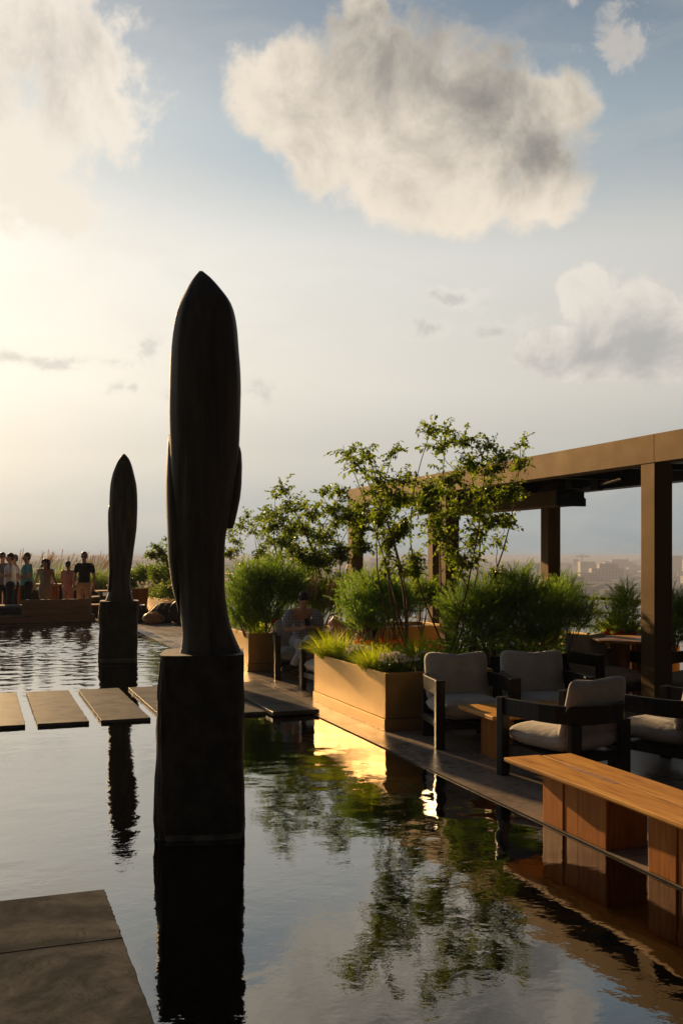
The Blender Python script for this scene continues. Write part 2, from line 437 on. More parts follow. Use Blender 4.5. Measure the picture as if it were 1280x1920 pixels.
cum = lobes(uvw.outputs[0], [(1105,545,75,62),(1200,600,120,85),(1290,640,110,80),(1030,650,90,45),(1150,670,190,50)])
cumc = lobes(uvw.outputs[0], [(1215,640,190,110),(1130,665,190,60)])
wisp = lobes(uvw.outputs[0], [(60,672,260,24),(272,640,75,42),(230,730,60,26),(330,740,80,34),(480,745,80,50),(845,545,100,30),(815,615,80,34),(930,600,110,30)])
fb = noise(nt, uv.outputs[0], 11, 12, .62, .35)
fb2 = noise(nt, uv.outputs[0], 38, 8, .62, .2)
fbs = mathn(nt,'ADD', mathn(nt,'MULTIPLY', mathn(nt,'SUBTRACT', fb, .5), 1.9), mathn(nt,'MULTIPLY', mathn(nt,'SUBTRACT', fb2, .5), .75))
fbL = noise(nt, None, 11, 12, .62, .35); offv = N(nt,'ShaderNodeVectorMath', operation='ADD'); L(nt, uv.outputs[0], offv.inputs[0]); offv.inputs[1].default_value = (-.018,-.014,0)
L(nt, offv.outputs[0], fbL.node.inputs['Vector'])
relief = mathn(nt,'MULTIPLY', mathn(nt,'SUBTRACT', fb, fbL), 1.6)      # >0 where the puff faces away from the sun
fb3 = noise(nt, uv.outputs[0], 30, 10, .66, .4)
fine = mathn(nt,'MULTIPLY', mathn(nt,'SUBTRACT', fb3, .5), 3.2)
def cloud(prev, fld, amp, e0, e1, opac, edge, core, t0, t1, core_f=None, nz=None, rel=1.0):
    d_ = mathn(nt,'ADD', fld, mathn(nt,'MULTIPLY', nz or fbs, amp))
    mk = N(nt,'ShaderNodeMapRange', ins={'From Min':e0,'From Max':e1,'To Min':0,'To Max':opac}); mk.interpolation_type='SMOOTHSTEP'; L(nt, d_, mk.inputs[0])
    # thick parts grey, thin parts glow against the sun; lower side catches less
    th = N(nt,'ShaderNodeMapRange', ins={'From Min':t0,'From Max':t1,'To Min':0,'To Max':1}); th.interpolation_type='SMOOTHSTEP'; L(nt, mathn(nt,'ADD', mathn(nt,'MULTIPLY', relief, rel), d_ if core_f is None else mathn(nt,'ADD', core_f, mathn(nt,'MULTIPLY', fbs, amp*.4))), th.inputs[0])
    c_ = mixc(nt, th.outputs[0], edge, core)
    return mixc(nt, mk.outputs[0], prev, c_)
c = cloud(skyc, wisp, .8, .2, .9, .5, (.86,.80,.70), (.50,.48,.45), .4, 1.2, nz=fine)
c = cloud(c, cum, .34, .03, .26, .82, (.84,.77,.68), (.43,.42,.405), -.3, 1.25, core_f=cumc, nz=fine, rel=1.6)
c = cloud(c, small, .95, .15, .95, .75, (.74,.66,.57), (.6,.54,.48), .3, 1.0, nz=fine)
c = cloud(c, left, 1.1, .05, .48, .93, (.93,.84,.72), (.62,.56,.49), .1, 1.3, core_f=leftc, rel=1.2)
c = cloud(c, big, .80, -.02, .38, .96, (.90,.79,.65), (.25,.235,.215), -.1, 1.35, core_f=bigc, rel=.75)
bgs = mixc(nt, 1.0, c, back.outputs[0], 'MULTIPLY')
L(nt, bgs, bg.inputs['Color']); bg.inputs['Strength'].default_value = .64
w.cycles.sampling_method = 'MANUAL'; w.cycles.sample_map_resolution = 1024

scene.view_settings.view_transform = 'Standard'; scene.view_settings.look = 'None'
scene.view_settings.exposure = .65; scene.view_settings.gamma = 1

# ------------------------------------------------------------------ ground, water, terrace
def sheet(name, x0, x1, y0, y1, z, mat, nx=1, ny=1, hf=None):
    b = MB(); vs = []
    for j in range(ny+1):
        for i in range(nx+1):
            x = x0+(x1-x0)*i/nx; y = y0+(y1-y0)*j/ny
            vs.append((x,y,z+(hf(x,y) if hf else 0)))
    fs = [(j*(nx+1)+i, j*(nx+1)+i+1, (j+1)*(nx+1)+i+1, (j+1)*(nx+1)+i) for j in range(ny) for i in range(nx)]
    b.add(vs, fs)
    return tag(b.build(name, mat, smooth=bool(hf)), kind='structure')

# pool water
m, nt, b = base('pool_water', (.20,.20,.195), .018, 1, .5, 1.45)
g = N(nt,'ShaderNodeNewGeometry'); s3 = N(nt,'ShaderNodeSeparateXYZ'); L(nt, g.outputs['Position'], s3.inputs[0])
v1 = coords(nt, (1,1.3,1)); v2 = coords(nt, (1,1.0,1), False, (0,0,.5))
a1 = noise(nt, v1, 2.6, 2, .5, .4); a2 = noise(nt, v2, 11.0, 3, .5, .3); a3 = noise(nt, v1, 26.0, 2, .5)
hh = mathn(nt,'ADD', mathn(nt,'MULTIPLY', a1, .55), mathn(nt,'MULTIPLY', a2, .30))
hh = mathn(nt,'ADD', hh, mathn(nt,'MULTIPLY', a3, .10))
far = N(nt,'ShaderNodeMapRange', ins={'From Min':13.0,'From Max':24.0,'To Min':0,'To Max':1}); L(nt, s3.outputs[1], far.inputs[0])
patch = noise(nt, coords(nt,(1,1,1)), .45, 2, .5)
pm = N(nt,'ShaderNodeMapRange', ins={'From Min':.35,'From Max':.65,'To Min':.55,'To Max':1.25}); L(nt, patch, pm.inputs[0])
amp = mathn(nt,'MULTIPLY', mathn(nt,'ADD', 1.0, mathn(nt,'MULTIPLY', far.outputs[0], 3.0)), pm.outputs[0])
hh = mathn(nt,'MULTIPLY', hh, amp)
bump(nt, b, hh, 1.0, .0030)
M['water'] = m
M['basin'] = mottled('basin_stone', (.02,.018,.016), (.04,.035,.03), 3, (.5,.7))
# water surface: real small waves, calm near the slabs and choppy at the far end
rw = random.Random(2)
x0, x1, y0, y1, st = -1.0, 3.43, 2.6, 27.0, .032
gx = np.linspace(x0, x1, int((x1-x0)/st)+1); gy = np.linspace(y0, y1, int((y1-y0)/st)+1)
X, Y = np.meshgrid(gx, gy); Z = np.zeros_like(X)
for k in range(34):
    lam = .11*(6.5**rw.random()); th = rw.gauss(1.2, .75); ph_ = rw.uniform(0, 6.28)
    Z += lam**.9*np.sin((X*math.cos(th)+Y*math.sin(th))*2*PI/lam+ph_+.8*np.sin(X*1.7+k)+.8*np.sin(Y*1.3+2*k))
t = np.clip((Y-12.0)/8, 0, 1); nr_ = np.clip((X-.9)/1.6, 0, 1); env = .00018+.00050*nr_*nr_+.0031*t*t*(3-2*t)
env = env*(.65+.5*np.sin(X*.9+Y*.45+1)*np.sin(Y*.6-X*.5))
edge = np.clip(np.minimum.reduce([X-x0, x1-X, Y-y0, y1-Y])/.08, 0, 1)
Z = WATER+Z*env*edge
nxp, nyp = len(gx), len(gy)
vs = np.stack([X.ravel(), Y.ravel(), Z.ravel()], 1).tolist()
idx = np.arange(nxp*nyp).reshape(nyp, nxp)
q_ = np.stack([idx[:-1,:-1].ravel(), idx[:-1,1:].ravel(), idx[1:,1:].ravel(), idx[1:,:-1].ravel()], 1)
b = MB(); b.v = [tuple(v_) for v_ in vs]; b.f = [tuple(f_) for f_ in q_.tolist()]; b.mi = [0]*len(b.f)
b.add([(-12,-6,WATER),(3.43,-6,WATER),(3.43,y0,WATER),(-12,y0,WATER),(-12,27,WATER),(x0,27,WATER),(x0,y0,WATER)], [(0,1,2,3),(3,6,5,4)])
tag(b.build('pool_water', M['water'], smooth=True), kind='structure')
# terrace deck as a ring round the pool, with real drop to the water
b = MB()
b.box(3.43, 9.5, -6, 40.5, -.4, 0)
b.box(-12.5, 3.43, 27.0, 40.5, -.4, 0)
b.box(-14, -12, -6, 27.0, -.4, 0)
tag(b.build('terrace_deck', M['deck']), kind='structure')
b = MB(); b.box(3.427,3.4295,-6,27.0,-.39,-.003); b.box(-12,3.4265,26.985,26.9995,-.39,-.003); tag(b.build('pool_edge_dark_strip', mottled('dark_strip_stone', (.03,.026,.022), (.05,.044,.038), 6, (.8,.9), 0, .05, obj=False)), kind='structure')  # thin dark strip added over the deck edge to mute its sunlit glare
sheet('pool_floor', -12, 3.43, -6, 27, -.38, M['basin'])
# building that carries the terrace
bm_ = MB(); bm_.box(-14, 9.5, -6, 40.5, -39.5, -.42)
o = bm_.build('terrace_building', mottled('building_concrete', (.2,.19,.18), (.28,.27,.25), .8, (.6,.8)))
tag(o, 'building whose roof terrace carries the reflecting pool', 'building')

# river + land
m, nt, b = base('river_water', (.03,.04,.045), .12, 0, .5, 1.33)
bump(nt, b, noise(nt, coords(nt), .15, 4, .6), .7, .6)
M['river'] = m
sheet('river', -30000, 30000, -3000, 40000, -40, M['river'])
random.seed(5)
def hills(x, y):
    t = max(0, min(1, (y-1150)/1200))
    return 1.5+t*7+ (math.sin(x*.0021)*.5+math.sin(x*.0053+1)*.3+math.sin(y*.004+x*.001)*.4+1)*10*t*t
m, nt, b = base('land_cover', (.05,.06,.035), .9, 0, .2)
v = coords(nt, (1,1,1))
L(nt, ramp(nt, noise(nt, v, .012, 9, .7), [(.38,(.03,.045,.025)),(.52,(.09,.085,.06)),(.62,(.30,.26,.22))]), b.inputs['Base Color'])
M['land'] = m
sheet('far_shore', -6000, 9000, 1020, 6500, -40, M['land'], 90, 60, hills)
b_ = MB()
M['hill'] = mottled('far_hill', (.04,.05,.035), (.07,.075,.05), .002, (.9,.95), obj=False, bmp=0)
def ridge(x, y): return max(0, 1-abs(y-5000)/900)*(18+26*math.exp(-((x-350)/420)**2)+8*math.sin(x*.004)+7*math.sin(x*.013+2))-6
sheet('hill_ridge', -5000, 9000, 4000, 6000, -38, M['hill'], 110, 14, ridge)

# city
def wallmat(name, c1, c2, win):
    m, nt, b = base(name, c1, .8)
    v = coords(nt, (1,1,1), True)
    sp_ = N(nt,'ShaderNodeSeparateXYZ'); L(nt, v, sp_.inputs[0])
    xx = mathn(nt,'FRACT', mathn(nt,'DIVIDE', mathn(nt,'ADD', sp_.outputs[0], sp_.outputs[1]), 5.0))
    zz = mathn(nt,'FRACT', mathn(nt,'DIVIDE', sp_.outputs[2], 3.5))
    wn = mathn(nt,'MULTIPLY', mathn(nt,'GREATER_THAN', xx, .5), mathn(nt,'GREATER_THAN', zz, .5))
    g_ = N(nt,'ShaderNodeNewGeometry')
    cc = ramp(nt, g_.outputs['Random Per Island'], [(0,c1),(1,c2)])
    L(nt, mixc(nt, mathn(nt,'MULTIPLY', wn, .6), cc, win), b.inputs['Base Color'])
    return m
M['city'] = wallmat('city_walls', (.22,.19,.17), (.75,.68,.62), (.08,.08,.09))
M['cityroof'] = mottled('city_trees', (.03,.045,.02), (.05,.07,.03), .02, (.9,.95), obj=False, bmp=0)
rnd = random.Random(11)
b = MB()
def ground_z(x,y): return -40+hills(x,y)
for i in range(1500):
    dd = 1050*(1+3.2*rnd.random()**1.4); px = rnd.uniform(-150,1450)
    p = at(px, 1044, dd)
    wd, dp, h = rnd.uniform(7,26), rnd.uniform(7,16), rnd.uniform(4,10)+(rnd.random()<.12)*rnd.uniform(5,14)
    Mx = Matrix.Translation((p.x,p.y,ground_z(p.x,p.y)-3)) @ Matrix.Rotation(rnd.uniform(0,3), 4, 'Z')
    b.box(-wd/2,wd/2,-dp/2,dp/2,0,h+3,Mx)
tag(b.build('distant_city', M['city']), 'hazy low city of pale blocks along the far river shore', 'city', kind='stuff')
b = MB()
for i in range(420):
    dd = 1035*(1+2.2*rnd.random()**1.5); px = rnd.uniform(-150,1450)
    p = at(px, 1044, dd)
    b.ell((p.x,p.y,ground_z(p.x,p.y)+2), (rnd.uniform(15,45),rnd.uniform(12,25),rnd.uniform(5,9)), seg=9, rings=6)
tag(b.build('distant_trees', M['cityroof']), 'hazy belts of trees among the far city blocks', 'trees', kind='stuff')
# the block under construction, with a tower crane
p = at(1099, 1044, 1900)
e = empty('construction_block', (p.x,p.y,ground_z(p.x,p.y)-2), -YAW, 'pale yellow unfinished block rising above the far skyline', 'building')
b = MB(); b.box(-14,14,-10,10,0,27); b.build('wall', mottled('scaffold_yellow', (.55,.55,.2), (.7,.68,.35), .3, (.8,.9), bmp=0), e)
b = MB()
for k in range(7): b.box(-14.4,14.4,-10.4,10.4,3.5*k+3,3.5*k+3.6)
b.build('floor_slab', M['city'], e)
e2 = empty('tower_crane', (p.x-1,p.y+14,ground_z(p.x,p.y)-2), -YAW, 'thin tower crane above the pale yellow unfinished block', 'crane')
b = MB(); b.box(-.9,.9,-.9,.9,0,41); b.build('mast', M['c_grey'], e2)
b = MB(); b.box(-12,15,-.8,.8,36,37.4); b.tube([(0,0,41),(14,0,37)], .3, 4); b.tube([(0,0,41),(-11,0,37)], .3, 4); b.build('jib', M['c_grey'], e2)
for (px, y, dd, wd, h, lab) in [(1136,0,1500,48,30,'wide grey hazy block left of the tall near pergola column'),(1100,0,1350,42,20,'low grey hazy slab below the pale yellow unfinished block'),
                                (1158,0,2300,66,24,'long flat-roofed hazy building touching the near pergola column'),(1262,0,2100,50,36,'hazy block seen right of the near pergola column'),(1290,0,1900,18,40,'narrow pinkish hazy tower at the right picture edge')]:
    p = at(px, 1044, dd)
    e = empty('distant_building', (p.x,p.y,ground_z(p.x,p.y)-2), -YAW, lab, 'building')
    b = MB(); b.box(-wd/2,wd/2,-9,9,0,h*.8); b.box(-wd/4,wd/3,-7,7,h*.8,h); b.build('wall', M['city'], e)
    b = MB(); b.box(-wd/4-.5,wd/3+.5,-7.5,7.5,h,h+1); b.build('roof', M['c_grey'], e)

# haze
b = MB(); b.box(-5500,9500,-60,6600,-41,5.2)
m = bpy.data.materials.new('haze_air'); m.use_nodes = True; nt = m.node_tree; nt.nodes.clear()
o_ = N(nt,'ShaderNodeOutputMaterial'); pv = N(nt,'ShaderNodeVolumePrincipled')
pv.inputs['Color'].default_value = (.62,.72,1,1); pv.inputs['Density'].default_value = .00048; pv.inputs['Anisotropy'].default_value = 0
L(nt, pv.outputs[0], o_.inputs['Volume'])
HAZE = tag(b.build('haze', m), 'pale haze over the river and far city', 'haze', kind='stuff')

# ------------------------------------------------------------------ stepping stones and slabs
def slab(name, x0, x1, y0, y1, z0, z1, mat, label, cat, group, seed):
    r = random.Random(seed); b = MB()
    n = 14; P = []
    for k in range(n): P.append((x0+(x1-x0)*k/n, y0+r.uniform(-.003,.003)))
    for k in range(n*2): P.append((x1+r.uniform(-.003,.003), y0+(y1-y0)*k/(2*n)))
    for k in range(n): P.append((x1-(x1-x0)*k/n, y1+r.uniform(-.003,.003)))
    for k in range(n*2): P.append((x0+r.uniform(-.003,.003), y1-(y1-y0)*k/(2*n)))
    b.prism(P, z0, z1)
    o = b.build(name, mat, bevel=.004, segs=1)
    return tag(o, label, cat, group)
ORD = ['leftmost','second','third','fourth','fifth','sixth']
names_s = ['leftmost stepping stone of the crossing row, cut by the picture edge','stepping stone second from the left in the crossing row','stepping stone crossing the reflection of the far statue','stepping stone partly hidden by the left edge of the near plinth','stepping stone mostly hidden behind the near statue plinth','rightmost stepping stone, raised and touching the terrace edge']
for i in range(-2,6):
    x0 = -.07+.63*i
    lab = names_s[i] if i >= 0 else None
    if i < 0: continue
    if i == 5: slab('stepping_stone', 2.97, 3.50, 10.32, 12.95, .004, .048, M['stonefar'], lab, 'stepping stone', 'stepping stones across the pool', i)
    else: slab('stepping_stone', x0, x0+.51, 10.55, 13.1, -.018, .022, M['stonefar'], lab, 'stepping stone', 'stepping stones across the pool', i)
labs = ['nearest grey slab filling the bottom left corner','far grey slab beyond the joint in the bottom left corner']
for k, (y0, y1) in enumerate([(2.9,4.516),(4.522,5.21)]):
    slab('stone_slab', -1.6, .605, y0, y1, -.018, .015, M['slab'], labs[k], 'slab', 'foreground slabs', 20+k)

# ------------------------------------------------------------------ statues
def profile(tab, y):
    """tab rows (y, left, right) in photo rows, y increasing"""
    if y <= tab[0][0]: return tab[0][1:]
    for a, b in zip(tab, tab[1:]):
        if y <= b[0]:
            t = (y-a[0])/(b[0]-a[0]); t2 = t
            return tuple(a[i]+(b[i]-a[i])*t2 for i in (1,2))
    return tab[-1][1:]
def ring(cx, cy, hw, hd, z, n=56, p=2.3, mod=None):
    out = []
    for k in range(n):
        a = 2*PI*k/n
        c_, s_ = math.cos(a), math.sin(a)
        x = hw*math.copysign(abs(c_)**(2/p), c_); y = hd*math.copysign(abs(s_)**(2/p), s_)
        f = mod(a, z) if mod else 1
        out.append(Vector((cx+x*f, cy+y*f, z)))
    return out
def lofted(b, tab, ppm, xc, ybase, depthf, n=90, p=2.3, mod=None, cy=lambda t:0):
    y0, y1 = tab[0][0], tab[-1][0]; rings = []
    for i in range(n+1):
        t = i/n
        y = y1+(y0-y1)*t
        l, r = profile(tab, y)
        hw = max((r-l)/2/ppm, .002); z = (ybase-y)/ppm
        rings.append(ring(((l+r)/2-xc)/ppm, cy(t), hw, depthf(hw, t), z, 56, p, mod))
    b.loft(rings)
def smoothtab(tab, k=2):
    rows = []; y0, y1 = tab[0][0], tab[-1][0]; n = 60
    pts = [(y0+(y1-y0)*i/n,)+tuple(profile(tab, y0+(y1-y0)*i/n)) for i in range(n+1)]
    for _ in range(k):
        pts = [pts[0]]+[(pts[i][0],)+tuple((pts[i-1][j]+2*pts[i][j]+pts[i+1][j])/4 for j in (1,2)) for i in range(1,n)]+[pts[-1]]
    return pts
def z6(t): return [(480+.406*y, 160+.406*l, 160+.406*r) for y,l,r in t]
# near statue
d1 = 6.34; ppm1 = F/d1; base1 = at(376,1565,d1)
S1 = empty('statue', (base1.x, base1.y, -.085), -YAW+R(5), 'tall near dark carved statue on rough plinth standing in the pool', 'statue', 'carved statues in the pool')
b = MB()
def pm(a, z): return 1+.020*math.sin(a*2+z*5.3)*math.sin(z*4.1+1)+.012*math.sin(a*9+z*3)+.010*math.sin(a*17+z*11)+.008*math.sin(z*23+a*3)
tabP = [(1222,304,456),(1250,303,456),(1300,301,455),(1380,300,455),(1430,298,455),(1480,295,455.5),(1520,295,457),(1545,297,456),(1562,294,456),(1580,294,456)]
lofted(b, tabP, ppm1, 376, 1575, lambda hw,t: hw*.98, 40, 7, pm)
b.build('plinth', M['plinth'], S1, smooth=False, bevel=.0)
b = MB()
tabB = [(1544,297.2,457),(1552,296,457.2),(1562,293.5,457.2),(1572,294,456.6),(1580,294,456)]
lofted(b, tabB, ppm1, 376, 1575, lambda hw,t: hw*1.0, 8, 6.4, lambda a,z: 1.004+.016*math.sin(a*7+1)+.01*math.sin(a*19+z*60))
b.build('waterline_collar', M['plinth_wet'], S1)
body = smoothtab(z6([(68,526,542),(76,518,556),(92,506,578),(110,493,592),(130,482,606),(150,472,622),(170,464,641),(190,455,655),(220,437,673),(280,421,690),(340,409,698),(440,398,704),(500,394,710),(600,389,714),(720,386,712),(830,388,709),(900,390,706),(1000,392,696),(1100,394,681),(1200,397,663),(1300,401,643),(1400,407,640),(1500,424,640),(1560,430,642),(1620,434,650),(1700,444,664),(1760,447,684),(1800,442,704),(1840,433,722),(1858,425,727)]), 1)
b = MB()
def bodymod(a, z):
    f = 1.0
    da = ((a+PI/2+PI) % (2*PI))-PI                      # angle from the face towards the camera
    w_ = max(0, min(1, (z-2.1)/.4))*max(0, min(1, (3.35-z)/.2))
    f -= .17*w_*math.exp(-((da-.13-.12*(z-2.6)-.05*math.sin(z*4))/.055)**2)   # long carved cleft
    f += .045*max(0,min(1,(z-1.9)/.3))*math.exp(-((da-.75)/.35)**2)*(1 if z<3.5 else 0)
    f += .030*math.sin(3*a+z*.7)*.6 + .012*math.sin(11*a+math.sin(z*2.3)*1.6)+.006*math.sin(23*a+z*1.1)
    f -= .07*max(0,min(1,(z-1.35)/.2))*max(0,min(1,(2.7-z)/.3))*math.exp(-((da+.62-.25*(z-2.0))/.07)**2)
    f += .05*max(0,min(1,(2.2-z)/.5))*math.exp(-((da-.35-.3*(z-1.5))/.16)**2)
    f -= .05*max(0,min(1,(1.95-abs(z-2.0))/1.9))*math.exp(-((da+.55+.05*math.sin(z*2))/.09)**2)
    return f
lofted(b, body, ppm1, 376, 1575, lambda hw,t: hw*(.92 if t<.9 else .92), 130, 2.4, bodymod)
# left arm lobe hugging the trunk, right wing behind it, cap ridge at the tip
lobe = smoothtab(z6([(820,386,420),(860,380,436),(960,375,446),(1050,372,450),(1150,374,450),(1250,378,448),(1400,383,446),(1500,396,444),(1560,408,441),(1620,424,437),(1650,431,434)]), 1)
lofted(b, lobe, ppm1, 376, 1575, lambda hw,t: .16*math.sin(PI*min(1,max(.04,t)))**.5, 50, 2.2, None, lambda t: .03)
wing = smoothtab(z6([(860,690,706),(880,690,714),(900,680,719),(960,676,722.5),(1050,670,720),(1110,665,714),(1180,655,700),(1230,650,688),(1256,650,680)]), 1)
lofted(b, wing, ppm1, 376, 1575, lambda hw,t: .10*math.sin(PI*min(.97,max(.06,t)))**.6, 40, 2.4, None, lambda t: .05)
capr = z6([(90,560,584),(110,568,600),(140,580,622),(165,590,634),(190,600,640)])
if 0: lofted(b, capr, ppm1, 376, 1575, lambda hw,t: .07, 20, 2.2, None, lambda t: -.05)
b.build('figure', M['statue'], S1, smooth=True)
b = MB(); b.box(-.235,-.10,-.12,.16,1.125,1.172); b.build('shoulder_block', M['plinth'], S1, bevel=.006)
# far statue
d2 = 16.86; ppm2 = F/d2; base2 = at(222,1240,d2)
S2 = empty('statue', (base2.x, base2.y, -.09), -YAW+R(12), 'far dark carved statue on plinth standing deeper in the pool', 'statue', 'carved statues in the pool')
b = MB()
tabP = z6([(1588,72,243),(1620,68,242),(1650,65,240),(1700,69,238),(1780,66,238),(1830,64,236),(1880,62,235)])
lofted(b, tabP, ppm2, 222, 1243, lambda hw,t: hw*.98, 30, 7, pm)
b.build('plinth', M['plinth'], S2)
b = MB()
tabB = z6([(1848,63,236),(1862,61,236),(1880,61,235.5)])
lofted(b, tabB, ppm2, 222, 1243, lambda hw,t: hw*1.01, 6, 6.4, pm)
b.build('waterline_collar', M['plinth_wet'], S2)
b = MB()
body = smoothtab(z6([(910,174,182),(920,165,192),(930,156,200),(960,141,212),(1000,126,222),(1050,115,233),(1100,111,237),(1150,109,238),(1200,109,237),(1250,112,235),(1300,114,229),(1350,115,222),(1400,117,216),(1450,118,208),(1480,117,205),(1520,113,207),(1560,104,212),(1580,95,218),(1590,92,220)]), 1)
lofted(b, body, ppm2, 222, 1243, lambda hw,t: hw*.95, 90, 2.4, bodymod)
lobe = smoothtab(z6([(1150,109,122),(1180,105,126),(1240,105,128),(1300,107,130),(1400,108,128),(1450,110,126),(1500,106,120),(1545,104,112)]), 1)
lofted(b, lobe, ppm2, 222, 1243, lambda hw,t: .11, 40, 2.2)
b.build('figure', M['statue'], S2, smooth=True)

# ------------------------------------------------------------------ planters
def planter(name, x0, x1, y0, y1, h, label, mat='gold'):
    e = empty(name, ((x0+x1)/2,(y0+y1)/2,0), 0, label, 'planter', 'metal planters on the terrace')
    a, c_ = (x1-x0)/2, (y1-y0)/2
    b = MB(); b.box(-a-.012,a+.012,-c_-.012,c_+.012,0,.115); b.build('base', M[mat], e, bevel=.003)
    b = MB(); t = .03
    b.box(-a,a,-c_,-c_+t,.121,h); b.box(-a,a,c_-t,c_,.121,h); b.box(-a,-a+t,-c_+t,c_-t,.121,h); b.box(a-t,a,-c_+t,c_-t,.121,h)
    b.build('panel', M[mat], e, bevel=.002)
    b = MB(); b.box(-a+.02,a-.02,-c_+.02,c_-.02,.1155,h-.05); b.build('soil', M['soil'], e)
    return e
planter('planter', 3.76, 4.95, 9.07, 11.28, .57, 'gold sided planter of bright grass and white flowers beside the nearest armchairs')
planter('planter', 4.98, 7.1, 10.15, 11.3, .57, 'long dark planter behind the two grey armchairs', 'black')
planter('planter', 3.78, 5.5, 14.45, 17.6, .57, 'gold cornered planter under the dense feathery bush beside the statue')
planter('planter', 5.0, 6.3, 26.0, 32.5, .60, 'far gold planter of flowers behind the pile of bags')
planter('planter', 5.56, 7.4, 15.0, 16.2, .57, 'planter between the pergola columns behind the slender trees')
planter('planter', 7.75, 8.35, 10.4, 13.2, .6, 'planter of red flowers behind the round table')
planter('planter', 8.4, 8.95, 7.6, 10.2, .6, 'planter of red flowers right of the near pergola column')
planter('planter', -2.0, 3.9, 34.5, 35.6, .6, 'long dark planter of plumed grass behind the standing people', 'black')

# ------------------------------------------------------------------ pergola
PG = empty('pergola', (6.6,8.73,0), 0, 'bronze steel pergola along the terrace edge', 'pergola')
def pgb(name, mat, bx, bevel=.003):
    b = MB()
    for q in bx: b.box(q[0]-6.6,q[1]-6.6,q[2]-8.73,q[3]-8.73,q[4],q[5])
    return b.build(name, mat, PG, bevel=bevel)
for (x, y) in [(6.6,8.62),(6.6,13.55),(6.6,17.55),(8.5,13.75),(8.62,18.3),(8.5,8.6),(6.6,3.9)]:
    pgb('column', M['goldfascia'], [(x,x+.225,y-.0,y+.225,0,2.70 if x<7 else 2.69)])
ys = [2.0,5.4,8.62,12.4,15.2,17.775]
for a, c_ in zip(ys, ys[1:]):
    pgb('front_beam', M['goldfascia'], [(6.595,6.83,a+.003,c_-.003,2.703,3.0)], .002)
pgb('canopy', M['black'], [(6.832,8.60,2.0,18.4,3.003,3.03)])
pgb('rear_beam', M['black'], [(8.5,8.73,2.0,18.6,2.703,3.0)])
pgb('end_beam', M['goldfascia'], [(6.833,8.497,17.55,17.77,2.705,2.997)])
for y in (8.62,13.55,3.9):
    pgb('cross_beam', M['black'], [(6.833,8.497,y,y+.2,2.72,2.99)])
for y in (5.6,7.1,10.2,11.8,15.2,16.6):
    pgb('cross_rail', M['black'], [(6.833,8.497,y,y+.06,2.80,2.9)])
b = MB()   # awning cassette under the roof: bronze housing with a chamfered top edge
prof = [(8.16,2.50),(8.62,2.50),(8.62,2.84),(8.28,2.84),(8.16,2.72)]
Mx = Matrix(((1,0,0,-6.6),(0,0,1,-8.73),(0,1,0,0),(0,0,0,1)))
b.prism(prof, 13.0, 17.4, Mx); b.build('awning_housing', M['goldfascia'], PG, bevel=.002)
b = MB(); prof2 = [(8.145,2.485),(8.66,2.485),(8.66,2.60),(8.63,2.62),(8.63,2.86),(8.27,2.86),(8.145,2.73)]
b.prism(prof2, 12.94, 12.998, Mx); b.build('awning_end_plate', M['black'], PG, bevel=.002)
b = MB()
b.tube([(1.55,2.6,2.78),(1.75,4.0,2.70)], .03, 8); b.tube([(1.75,4.0,2.70),(1.6,4.3,2.60)], .022, 8); b.box(1.58,1.66,3.2,3.4,2.66,2.80); b.box(1.5,1.9,3.75,3.9,2.72,2.88)
b.build('awning_arm', M['black'], PG)
b = MB(); b.box(1.85-.75,1.85-.70,3.9,9,2.86,2.93); b.box(1.0,1.04,3.9,9,2.86,2.93); b.box(.6,.64,3.9,9,2.86,2.93); b.build('roof_track', M['black'], PG)
for y in (14.7,14.9): pgb('rod', M['goldfascia'], [(6.62,6.645,y,y+.025,3.0,3.10)])

# railing
def railing(name, p0, p1, n, label):
    e = empty(name, p0, 0, label, 'railing')
    v = Vector(p1)-Vector(p0)
    for z, nm in ((1.06,'handrail'),(.84,'rail'),(.6,'rail'),(.36,'rail')):
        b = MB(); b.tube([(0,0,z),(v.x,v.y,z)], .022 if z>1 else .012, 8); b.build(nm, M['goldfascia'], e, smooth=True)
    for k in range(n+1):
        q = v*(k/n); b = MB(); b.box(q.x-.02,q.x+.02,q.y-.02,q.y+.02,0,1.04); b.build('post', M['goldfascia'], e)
railing('railing', (9.2,4,0), (9.2,40,0), 20, 'bronze rail along the river side of the terrace')
railing('railing', (-12,40,0), (9.1,40,0), 12, 'bronze rail at the far end of the terrace')

# ------------------------------------------------------------------ furniture
def cushion_rings(nr=11):
    """(radial factor, side) pairs from the front pole over the rim to the back pole"""
    out = []
    for i in range(nr+1): u = .02+.98*(i/nr)**.8; out.append((u, -max(0,1-u**3.2)**.55))
    for i in range(nr-1,-1,-1): u = .02+.98*(i/nr)**.8; out.append((u, max(0,1-u**3.2)**.55))
    return out
def sq(a, e=.25):
    c_, s_ = math.cos(a), math.sin(a)
    return math.copysign(abs(c_)**e, c_), math.copysign(abs(s_)**e, s_)
def pillow(b, cx, cy, cz, w, d, h, sag=0.0):
    r_ = []
    for u, t in cushion_rings():
        row = []
        for k in range(60):
            x, y = sq(2*PI*k/60, .28); x *= u; y *= u
            row.append(Vector((cx+x*w/2, cy+y*d/2, cz+t*h/2*(1+.07*math.cos(x*1.4)*math.cos(y*1.4))-sag*(1-x*x))))
        r_.append(row)
    b.loft(r_)
